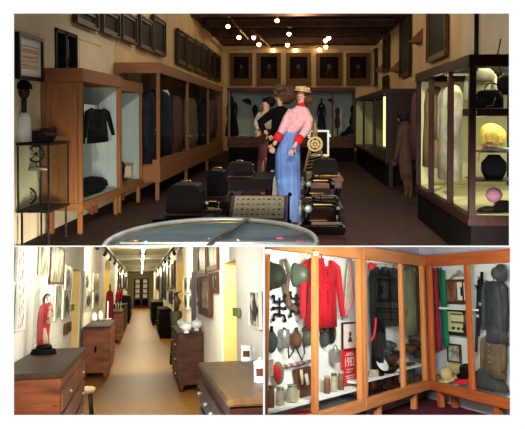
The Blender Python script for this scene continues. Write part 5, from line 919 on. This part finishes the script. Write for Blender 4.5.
# canteens etc
def canteen(u0, u1, v0, v1, mt_, label, round_=False, strap=None, square=False):
    p = on(A, (u0+u1)/2, (v0+v1)/2, .05); rx = wid(A, u0, u1, v0, .05)/2*.62; rz = (on(A, u0, v0).z-on(A, u0, v1).z)/2; t = thing(A, 'canteen', label, 'canteen', p, 'canteens and flasks on the white panel'); Mj = Matrix.Translation(p)
    m = MB(A, mt_, Mj)
    if square: m.loft([(-rz, 0, 0, rx*.8, .05), (-rz*.9, 0, 0, rx, .06), (rz*.8, 0, 0, rx, .06), (rz, 0, 0, rx*.85, .05)], 12, fold=.02, folds=4)
    else: m.ball((0, 0, -rz*.12), rx, .06, rz*.88, n=20, m=12)
    m.build('flask_body', t)
    m = MB(A, 'black_metal' if not round_ else 'leather_dark', Mj); m.tube([(0, 0, rz*.6), (0, 0, rz*1.05)], [rx*.32, rx*.25]); m.ball((0, 0, rz*1.08), rx*.28, rx*.28, rz*.1); m.build('stopper', t)
    if strap: m = MB(A, 'mauve_border' if strap == 1 else 'leather_dark'); m.tube(path(A, strap if isinstance(strap, list) else [(u0, v0+4), ((u0+u1)/2, v0-3), (u1, v0+4)], .1), .008, 6); m.build('strap', t)
canteen(266, 277, 328, 353, 'slate_cloth', 'dark bottle shaped canteen at the far left of the lower row')
canteen(279, 289, 329, 348, 'tin', 'small square tin flask second in the lower row', square=True)
canteen(290.5, 302, 329, 349, 'leather', 'round brown leather canteen with a long hanging pinkish strap', True, [(291, 333), (288, 350), (289, 358), (293, 352), (295, 345), (298, 352), (302, 360), (304.5, 353), (303, 340)])
canteen(303, 313.5, 326, 346, 'olive_grey', 'round grey-green canteen beside the wooden post', True, [(303, 332), (302, 329), (308, 325), (313, 328)])
canteen(321, 328, 329, 347, 'slate_cloth', 'small grey canteen right of the wooden post', True, [(321, 336), (320, 330), (325, 327)])
p = on(A, 332, 333.5, .03); m = MB(A, 'frame_black', facing(A, p)); disc(m, wid(A, 327.5, 336.5, 333)/2*.9, .02, rz=.12); m.use('brass'); m.ball((0, 0, -.042), .02, .06, .004); m.build('oval_plaque', None, 'black oval badge with gold figure right of the post', 'badge')
p0 = on(A, 335.5, 362, .09); r = 5.6*A.mpp(p0); t = thing(A, 'mess_tin', 'pale round metal mess tin with wire handle right of the post', 'mess tin', p0); m = MB(A, 'tin', Matrix.Translation(p0)); h = on(A, 335, 350).z-on(A, 335, 362).z; m.lathe((0, 0, 0), [(r*.9, 0), (r*.95, h*.1), (r*.95, h*.85), (r, h*.9), (r*.9, h)], 24); m.build('can', t); m = MB(A, 'iron', Matrix.Translation(p0)); m.tube([(-r, 0, h*.8), (-r*.6, 0, h*1.25), (0, 0, h*1.4), (r*.6, 0, h*1.25), (r, 0, h*.8)], .006, 6); m.build('wire_handle', t)
t = thing(A, 'ribboned_baton', 'pink and white ribboned baton slanting across the white panel', 'baton', on(A, 297, 364)); m = MB(A, 'pink_cloth'); m.tube(path(A, [(281, 367), (297, 364), (312, 361)], .05), .014); m.build('stick', t)
m = MB(A, 'mauve_border')
for k in range(5): a, b_ = (283+6*k, 366.6-1.2*k), (286+6*k, 366-1.2*k); m.tube(path(A, [a, b_], .05), .019)
m.build('ribbon', t)
p = on(A, 278.5, 373, .05); m = MB(A, 'olive', Matrix.Translation(p) @ Matrix.Rotation(-.35, 4, 'Y')); m.ball((0, 0, 0), .09, .04, .12); m.use('red_cuff'); m.ball((-.05, -.015, .02), .05, .04, .1); m.build('small_pouch', None, 'small green and red oval pouch hanging from the baton', 'pouch')
p = on(A, 268.5, 366, .05); m = MB(A, 'jar_pale', Matrix.Translation(p)); m.box(-.05, .07, -.02, .03, -.1, .06); m.build('card_note', None, 'small pale card at the left edge below the canteens', 'card')
c = [on(A, 295.5, 370, .05), on(A, 310.5, 366, .05), on(A, 316, 394.5, .05), on(A, 300, 398, .05)]
t = thing(A, 'wooden_plaque', 'tilted brown wooden plaque carrying a cream handle, leaning left of the post', 'plaque', c[3]); m = MB(A, 'leather'); m.add([p_ for p_ in c]+[p_+V((0, .04, 0)) for p_ in c], [(0, 3, 2, 1), (4, 5, 6, 7), (0, 1, 5, 4), (1, 2, 6, 5), (2, 3, 7, 6), (3, 0, 4, 7)]); m.build('board', t)
m = MB(A, 'straw'); m.tube(path(A, [(301, 370), (303, 384)], .09), .028, 8, .5); m.use('porcelain'); m.tube(path(A, [(306, 374), (308, 384)], .09), .03, 8, .5); m.build('cream_handle', t)
# jars on the shelf of case A
def sjar(u, vb, vt, wpx, mt_, label, lid='tin', square=False):
    p = A.pt(u, vb, z=zsA) if False else A.pt(u, vb, y=YA+.18); p.z = zsA+.002; k = A.mpp(p); h = (vb-vt)*k; r = wpx*k/2
    t = thing(A, 'storage_jar', label, 'jar', p, 'jars and tins on the long shelf'); Mj = Matrix.Translation(p); m = MB(A, mt_, Mj)
    if square: m.box(-r, r, -r*.7, r*.7, 0, h*.9)
    else: m.lathe((0, 0, 0), [(r*.9, 0), (r, h*.08), (r, h*.7), (r*.8, h*.82), (r*.8, h*.86)], 20)
    m.build('jar_body', t); m = MB(A, lid, Mj)
    if square: m.box(-r*1.03, r*1.03, -r*.73, r*.73, h*.9, h)
    else: m.lathe((0, 0, 0), [(r*.86, h*.86), (r*.88, h*.98), (r*.7, h)], 20)
    m.build('lid', t)
sjar(271, 404, 383, 7, 'jar_brown', 'brown jar at the far left end of the long shelf', 'jar_brown'); sjar(280, 402, 385, 9, 'jar_pale', 'wide glass jar with dark contents, second on the shelf', 'tin'); sjar(292, 400, 383, 11, 'jar_pale', 'widest jar with grey lid, left of the wooden plaque', 'tin')
sjar(294, 401.5, 391, 10, 'straw', 'low yellowish tin in front of the widest jar', 'straw', True)
sjar(327, 391, 374, 7, 'jar_brown', 'brown glass jar just right of the post', 'jar_pale'); sjar(334, 389.5, 372, 7, 'jar_pale', 'middle jar of three between post and red poster', 'jar_brown'); sjar(341, 388, 370, 6.5, 'jar_brown', 'jar touching the red poster, right of three', 'jar_pale')
for u, vb, mt_, w_, h_, lb, nm in ((283, 411, 'blue_box', .3, .12, 'blue folded cloth under the long shelf at the left', 'folded_cloth'), (303, 407, 'red_cloth', .42, .17, 'crumpled red cloth under the long shelf', 'folded_cloth'), (333, 402, 'slate_cloth', .5, .2, 'grey folded blanket under the long shelf right of the post', 'folded_blanket'), (350, 399, 'navy_cloth', .4, .2, 'dark folded uniform under the long shelf at its right end', 'folded_uniform')):
    p = A.pt(u, vb, y=YA+.18); m = MB(A, mt_, Matrix.Translation(V((p.x, p.y, zsA-.34)))); m.loft([(0, 0, 0, w_, .11), (h_*.5, 0, 0, w_*1.02, .115), (h_, .02, 0, w_*.92, .11), (h_*1.2, 0, 0, w_*.5, .09)], 24, fold=.05, folds=5); m.build(nm, None, lb, 'cloth', 'folded cloths below the shelf')
m = MB(A, 'case_white'); m.box(xa0+.03, xm+.3, YA+.08, YA+DP-.03, zsA-.37, zsA-.341); m.build('shelf', tA)
# portrait print and red poster
t = picture(A, ('y', YW-.02), 341.5, 356.5, 322.5, 351.5, 'black-framed grey portrait print above the red poster', 'print', 'framed_print', fm='frame_black', cm='poster_print', fw=.02, depth=.02, motif='head')
a = on(A, 341.5, 392, .03); b_ = on(A, 356, 346, .03); zt = on(A, 342.5, 349, .03).z; zb = on(A, 342.5, 385.5, .03).z; wP = b_.x-a.x
t = thing(A, 'red_poster', 'red poster printed with pale lettering and 1982, below the framed print', 'poster', (a.x, a.y, zb)); Mj = basis((a.x, a.y-.01, zb), (0, -1, 0)); m = MB(A, 'poster_red', Mj); m.box(0, wP, 0, .008, 0, zt-zb); m.build('sheet', t)
def lettering(txt, Mt, size, mt_, fr, parent, name='lettering'):
    cu = bpy.data.curves.new('txt', 'FONT'); cu.body = txt; cu.size = size; cu.extrude = .001; cu.align_x = 'CENTER'
    ob = bpy.data.objects.new('txt', cu); COL.objects.link(ob); dg = bpy.context.evaluated_depsgraph_get(); me = ob.evaluated_get(dg).to_mesh()
    m = MB(fr, mt_, Mt @ Matrix.Rotation(PI/2, 4, 'X')); m.add([v.co.copy() for v in me.vertices], [tuple(p_.vertices) for p_ in me.polygons]); bpy.data.objects.remove(ob); bpy.data.curves.remove(cu); return m.build(name, parent)
hP = zt-zb; Tm = lambda x, z: Mj @ Matrix.Translation(V((x, -.003, z)))
lettering('1982', Tm(wP*.48, hP*.5), hP*.36, 'poster_print', A, t)
m = MB(A, 'poster_print', Mj)
for z, x0, x1 in ((.85, .3, .7), (.8, .2, .8), (.4, .3, .75), (.33, .25, .6), (.22, .2, .85), (.16, .3, .8), (.1, .35, .7)): m.box(wP*x0, wP*x1, -.003, 0, hP*z, hP*(z+.022))
m.build('small_print', t)
# case B contents
for u0, u1, vt, vb, mt_, lb, cat, off in ((371, 381, 267, 385, 'black_cloth', 'long black uniform hanging at the left end of the middle case', 'uniform', .12), (381.5, 390, 267, 325, 'black_cloth', 'black tunic second in the middle case', 'uniform', .12), (389, 398, 268, 326, 'navy_cloth', 'navy tunic with brass buttons beside the middle post', 'uniform', .12), (404.5, 414, 267, 335, 'olive', 'olive coat at the left of the right hand bay', 'coat', .12), (413, 420, 268, 333, 'olive_dark', 'darker olive coat in the middle of the right hand bay', 'coat', .12), (419.5, 427, 269, 334, 'olive', 'olive coat farthest right in the middle case', 'coat', .12)):
    p = A.pt((u0+u1)/2, vt, y=YW-off); w_ = A.pt(u1, vt, y=YW-off).x-A.pt(u0, vt, y=YW-off).x; h = p.z-A.pt((u0+u1)/2, vb, y=YW-off).z
    garment(A, 'uniform', lb, cat, p, (0, -1, 0), w_*(1.25 if 'olive' in mt_ else .95), h, mt_, d=.1, sleeves=.7, arms_out=-.02, buttons='brass' if 'brass' in lb else None, group='uniforms hanging in the middle case')
t = thing(A, 'clothes_rail', 'white clothes rail across the top of the middle case', 'rail', A.pt(398, 264, y=YW-.13)); m = MB(A, 'white_cloth'); z_ = A.pt(385, 263, y=YW-.13).z; m.tube([(xm+.05, YW-.13, z_), (XA-.05, YW-.13, z_)], .016); m.build('rod', t)
p = on(A, 371.5, 266, .2); m = MB(A, 'red_cuff', Matrix.Translation(p)); m.ball((0, 0, 0), .05, .05, .05); m.build('red_tassel', None, 'small red pompom at the top left of the middle case', 'pompom')
m = MB(A, 'red_cuff'); m.tube(path(A, [(376, 318), (375.5, 328), (374, 336), (371, 341)], .2), .022, 8, .5); m.build('red_lanyard', None, 'red lanyard hanging across the long black uniform', 'lanyard')
def cap(u, v, wpx, mt_, label, fr=A, peak=True, group='caps in the middle case', y=None, h=.7, tip=.35):
    p = fr.pt(u, v, y=y if y else YA+.18); k = fr.mpp(p); r = wpx*k/2*1.5; t = thing(fr, 'peaked_cap', label, 'cap', p, group); Mj = Matrix.Translation(p) @ Matrix.Rotation(tip, 4, 'X') @ Matrix.Scale(.75, 4, (0, 1, 0))
    m = MB(fr, mt_, Mj); m.loft([(0, 0, 0, r*.75, r*.75), (r*.3, 0, 0, r*.78, r*.78), (r*.5, 0, 0, r*1.05, r*1.0), (r*h, 0, 0, r*1.0, r*.95), (r*(h+.1), 0, 0, r*.5, r*.5)], 22); m.build('crown', t)
    if peak: m = MB(fr, 'black_metal', Mj); m.loft([(0, 0, -r*.55, r*.6, r*.5), (.012, 0, -r*.55, r*.62, r*.52)], 18); m.build('peak', t)
    return t
cap(382, 354, 11, 'slate_cloth', 'slate cap lying highest at the left of the cap pile'); cap(388, 349, 13, 'slate_cloth', 'grey peaked cap on top of the pile in the middle case'); cap(378, 366, 15, 'white_cloth', 'white topped cap at the left of the middle case', h=.5, tip=1.0); cap(390, 362, 13, 'leather_dark', 'dark brown cap right of the white topped one'); cap(396, 356, 9, 'black_cloth', 'black cap touching the middle post')
cap(388, 372, 13, 'black_cloth', 'black cap hanging over the shelf edge in the middle case')
cap(408, 352, 12, 'leather', 'brown leather cap leaning in the right hand bay', group='caps in the right hand bay'); cap(414, 347, 12, 'leather_dark', 'dark leather cap on top in the right hand bay', group='caps in the right hand bay'); 
p = A.pt(419, 358, y=YA+.18); k = A.mpp(p); t = thing(A, 'kepi', 'tall grey-green kepi at the right end of the shelf', 'kepi', p); m = MB(A, 'olive_dark', Matrix.Translation(p)); m.lathe((0, 0, 0), [(5*k, 0), (5*k, 8*k), (4.4*k, 10*k), (1*k, 10.5*k)]); m.build('crown', t); m = MB(A, 'black_metal', Matrix.Translation(p)); m.loft([(0, 0, -3.5*k, 3.4*k, 3*k), (.012, 0, -3.5*k, 3.5*k, 3*k)], 16); m.build('peak', t)
def boot(u, v, hpx, label, mt_='black_metal', group='boots in the middle case', y=None, tall=1.0):
    p = A.pt(u, v-6, y=YA+.2); k = A.mpp(p); p.z = ZB+.066; h = hpx*k*1.2; t = thing(A, 'boot', label, 'boot', p, group); Mj = Matrix.Translation(p) @ Matrix.Rotation(1.2, 4, 'Z')
    m = MB(A, mt_, Mj); m.tube([(0, 0, .05), (0, 0, h*.4), (0, 0, h)], [.06, .055, .07], 12); m.loft([(0, 0, -.08, .055, .15), (.05, 0, -.07, .055, .14), (.09, 0, -.02, .05, .08)], 16); m.build('upper', t)
    m = MB(A, 'leather_dark', Mj); m.loft([(-.012, 0, -.08, .058, .155), (0, 0, -.08, .058, .155)], 16); m.build('sole', t)
zf = ZB+.06
for u, v, h, lb in ((373, 394, 16, 'black boot at the far left of the case floor'), (379, 392.5, 15, 'second black boot on the case floor'), (388, 391, 20, 'third black boot on the case floor, taller'), (395, 389, 20, 'fourth black boot on the case floor, by the middle post')):
    boot(u, v, h, lb)
boot(407, 384, 18, 'tall dark boot in the right hand bay, left one', 'olive_dark'); boot(411, 383, 18, 'tall dark boot in the right hand bay, right one', 'olive_dark')
p = A.pt(418, 382.5, y=YA+.18); m = MB(A, 'slate_cloth', Matrix.Translation(p)); m.box(-.2, .2, -.12, .12, 0, .06); m.box(-.17, .19, -.1, .11, .061, .1); m.build('folded_blanket', None, 'low grey folded bundle at the right of the middle case floor', 'blanket', bev=.02)
p = A.pt(375, 376.5, y=YA+.18); m = MB(A, 'jar_pale', Matrix.Translation(p)); m.box(-.07, .07, -.06, .06, 0, .09); m.build('small_box', None, 'small pale box between the white cap and the boots', 'box', bev=.006)
# case C contents
def flagcloth(u0, u1, v0, v1, mt_, lb, nm):
    a = C.pt(u0, v1, y=YC_+.18); b_ = C.pt(u1, v0, y=YC_+.18); w_ = (b_.x-a.x)/2*.6; cx = (a.x+b_.x)/2; m = MB(C, mt_); m.loft([(a.z, cx, a.y, w_, .03), (a.z+(b_.z-a.z)*.5, cx, a.y, w_*.9, .03), (b_.z, cx, a.y, w_*.6, .03)], 18, fold=.12, folds=5); m.build(nm, None, lb, 'flag', 'hanging flags in the right hand case')
flagcloth(433.5, 439, 268, 349, 'crimson_cloth', 'crimson hanging flag at the left end of the right hand case', 'hanging_flag'); flagcloth(441, 447, 270, 346, 'green_cloth', 'green hanging flag beside the crimson one', 'hanging_flag')
m = MB(C, 'olive_dark'); a = C.pt(440, 268, y=YC_+.2); m.tube([C.pt(439.5, 268, y=YC_+.2), C.pt(440, 300, y=YC_+.2)], [.03, .02]); m.build('flag_tassel', None, 'dark green tassel between the crimson and green flags', 'tassel')
VW = ('y', YV-.01)
t = picture(C, VW, 447.5, 467, 279.5, 303.5, 'dark wooden frame holding a photograph of bookshelves', 'framed picture', 'framed_photograph', fm='frame_brown', cm='books', fw=.035, depth=.05)
a = C.pt(458, 300, y=YV-.05); b_ = C.pt(465.5, 282, y=YV-.05); m = MB(C, 'porcelain'); m.box(a.x, b_.x, YV-.055, YV-.045, a.z, b_.z); m.use('frame_black'); m.box(a.x+(b_.x-a.x)*.4, a.x+(b_.x-a.x)*.6, YV-.06, YV-.055, a.z+.06, b_.z-.07); m.build('white_leaf', t)
t = picture(C, VW, 446.5, 469.5, 307.5, 334, 'dark frame with a cream radio-like panel, below the shelf', 'radio display', 'framed_radio_display', fm='frame_black', cm='radio_cream', fw=.05, depth=.07)
a = C.pt(450.5, 331, y=YV-.08); b_ = C.pt(466, 311.5, y=YV-.08); w_ = b_.x-a.x; h_ = b_.z-a.z; m = MB(C, 'olive_grey'); m.box(a.x+w_*.08, b_.x-w_*.08, YV-.09, YV-.06, a.z+h_*.42, b_.z-h_*.12); m.use('radio_cream'); m.box(a.x+w_*.14, b_.x-w_*.14, YV-.1, YV-.088, a.z+h_*.5, b_.z-h_*.2); m.use('frame_black')
for k in (.2, .5, .8): m.ball((a.x+w_*k, YV-.08, a.z+h_*.16), .022)
m.build('dial_face', t)
picture(C, VW, 448.8, 462, 343, 361.5, 'small dark framed grey notice below the cream panel', 'framed notice', 'framed_notice', fm='frame_brown', cm='notice_grey', fw=.025, depth=.03, motif=None)
a = C.pt(449.5, 372, y=YV-.03); b_ = C.pt(461, 365, y=YV-.03); m = MB(C, 'jar_pale'); m.box(a.x, b_.x, YV-.04, YV-.01, a.z, b_.z+.03); m.use('straw'); m.box(a.x+.02, b_.x-.02, YV-.044, YV-.04, a.z+.03, b_.z); m.build('paper_note', None, 'small beige card pinned under the grey notice', 'card')
p = C.pt(459, 277, y=YV-.15); t = thing(C, 'sabre', 'small curved silver piece hanging above the bookshelf picture', 'ornament', p); m = MB(C, 'silver'); m.tube([C.pt(450, 279, y=YV-.1), C.pt(454, 275.5, y=YV-.12), C.pt(459, 274, y=YV-.12), C.pt(463.5, 276, y=YV-.1)], [.008, .02, .03, .012]); m.ball(C.pt(458.5, 271.5, y=YV-.12), .03, .03, .02); m.build('blade', t)
def bighat(u, v, wpx, mt_, label, crown=.5, tilt=0, y=None, ribbon=None, squash=1):
    p = C.pt(u, v, y=y or YC_+.18); k = C.mpp(p); r = wpx*k/2*1.1; Mj = Matrix.Translation(p) @ Matrix.Rotation(tilt, 4, 'X'); return hat(C, Mj, r*crown, r, r*.85*squash, mt_, ribbon, 'brimmed_hat', label)
bighat(448, 378.5, 20, 'straw', 'straw hat with wide brim on the floor of the right hand case', .55, math.radians(22), squash=1.25)
bighat(467, 380, 24, 'red_cloth', 'red beret lying under the black hat', .7, math.radians(10), squash=.35)
bighat(467.5, 374.5, 20, 'black_cloth', 'black felt hat resting on the red beret', .62, math.radians(14), y=YC_+.17, squash=1.1)
p = C.pt(438, 380, y=YC_+.17); m = MB(C, 'khaki', Matrix.Translation(p)); m.ball((0, 0, .03), .11, .09, .05, lump=.08); m.build('cloth_cap', None, 'small folded khaki cap beside the straw hat', 'cap')
for u0, u1, vt, vb, mt_, lb, cat, d_ in ((480.5, 507, 281, 341, 'slate_cloth', 'dark slate coat hanging at the right of the case', 'coat', .15), (480, 506, 337, 375, 'khaki', 'khaki brown shirt with a metal button below the dark coat', 'shirt', .14)):
    p = C.pt((u0+u1)/2, vt, y=YV-.12); w_ = C.pt(u1, vt, y=YV-.12).x-C.pt(u0, vt, y=YV-.12).x; h = p.z-C.pt(u0, vb, y=YV-.12).z; garment(C, 'coat', lb, cat, p, (0, -1, 0), w_*.8, h, mt_, d=d_*.85, sleeves=.8, arms_out=-.02, flare=1.15, buttons='silver' if mt_ == 'khaki' else None)
p = C.pt(501, 273.5, y=YV-.18); m = MB(C, 'slate_cloth', facing(C, p)); k = C.mpp(p); m.loft([(-.12, 0, 0, 4*k, 4*k), (-.1, 0, 0, 6*k, 5.5*k), (-.03, 0, 0, 7*k, 6.5*k), (-.015, 0, 0, 9.8*k, 9.4*k), (0, 0, 0, 10*k, 9.6*k)], 28); m.build('round_hat', None, 'round dark grey hat hanging above the slate coat', 'hat')
for u0, v0, u1, v1, lb in ((481.5, 272, 478.5, 336, 'long dark sabre standing left of the slate coat, right one'), (478.5, 280, 476, 352, 'long dark sabre standing left of the slate coat, left one')):
    t = thing(C, 'sabre', lb, 'sabre', C.pt(u1, v1, y=YV-.17), 'sabres in the right hand case'); m = MB(C, 'navy_cloth'); m.tube([C.pt(u0, v0+9, y=YV-.17), C.pt((u0+u1)/2+.4, (v0+v1)/2, y=YV-.17), C.pt(u1, v1, y=YV-.17)], [.026, .024, .018]); m.build('scabbard', t)
    m = MB(C, 'black_metal'); m.tube([C.pt(u0, v0+9, y=YV-.17), C.pt(u0+.5, v0, y=YV-.17)], .022); m.tube([C.pt(u0-3, v0+5, y=YV-.17), C.pt(u0-1.5, v0+9, y=YV-.2), C.pt(u0+2.5, v0+8, y=YV-.17)], .012); m.build('hilt', t)
    m = MB(C, 'silver'); m.ball(C.pt((u0+u1)/2+.3, (v0+v1)/2, y=YV-.2), .026); m.build('ring', t)
p = C.pt(490, 389, y=YC_+.18); m = MB(C, 'slate_cloth', Matrix.Translation(p)); m.loft([(0, 0, 0, .36, .13), (.08, 0, 0, .33, .125), (.2, -.02, 0, .22, .11), (.27, -.04, 0, .1, .06)], 26, fold=.06, folds=6); m.use('navy_cloth'); m.tube([(.1, -.05, .2), (.2, -.05, .32), (.24, -.02, .42)], .014); m.build('folded_trousers', None, 'dark grey crumpled trousers on the floor of the right hand case', 'trousers')
for fr, pts in ((A, [(268, 249), (316, 251)]),):
    for k, (u, v) in enumerate(pts):
        p = fr.pt(u, v+2.5, y=YA-.05); t = thing(fr, 'case_spotlight', ['small glowing spot on the top rail above the dark helmet', 'small glowing spot on the top rail above the wooden post'][k], 'spotlight', p, 'little spots on the case rail'); m = MB(fr, 'lamp_glow'); m.ball(p, .028, .028, .02); m.build('bulb', t); m = MB(fr, 'brass'); m.lathe((p.x, p.y+.03, p.z), [(.02, .015), (.035, .02), (.035, .035)], 14); m.build('holder', t)
print('META', YA, YC_, ZT, ZB, math.degrees(ang), xa0, xm, XA, XC, zsA)
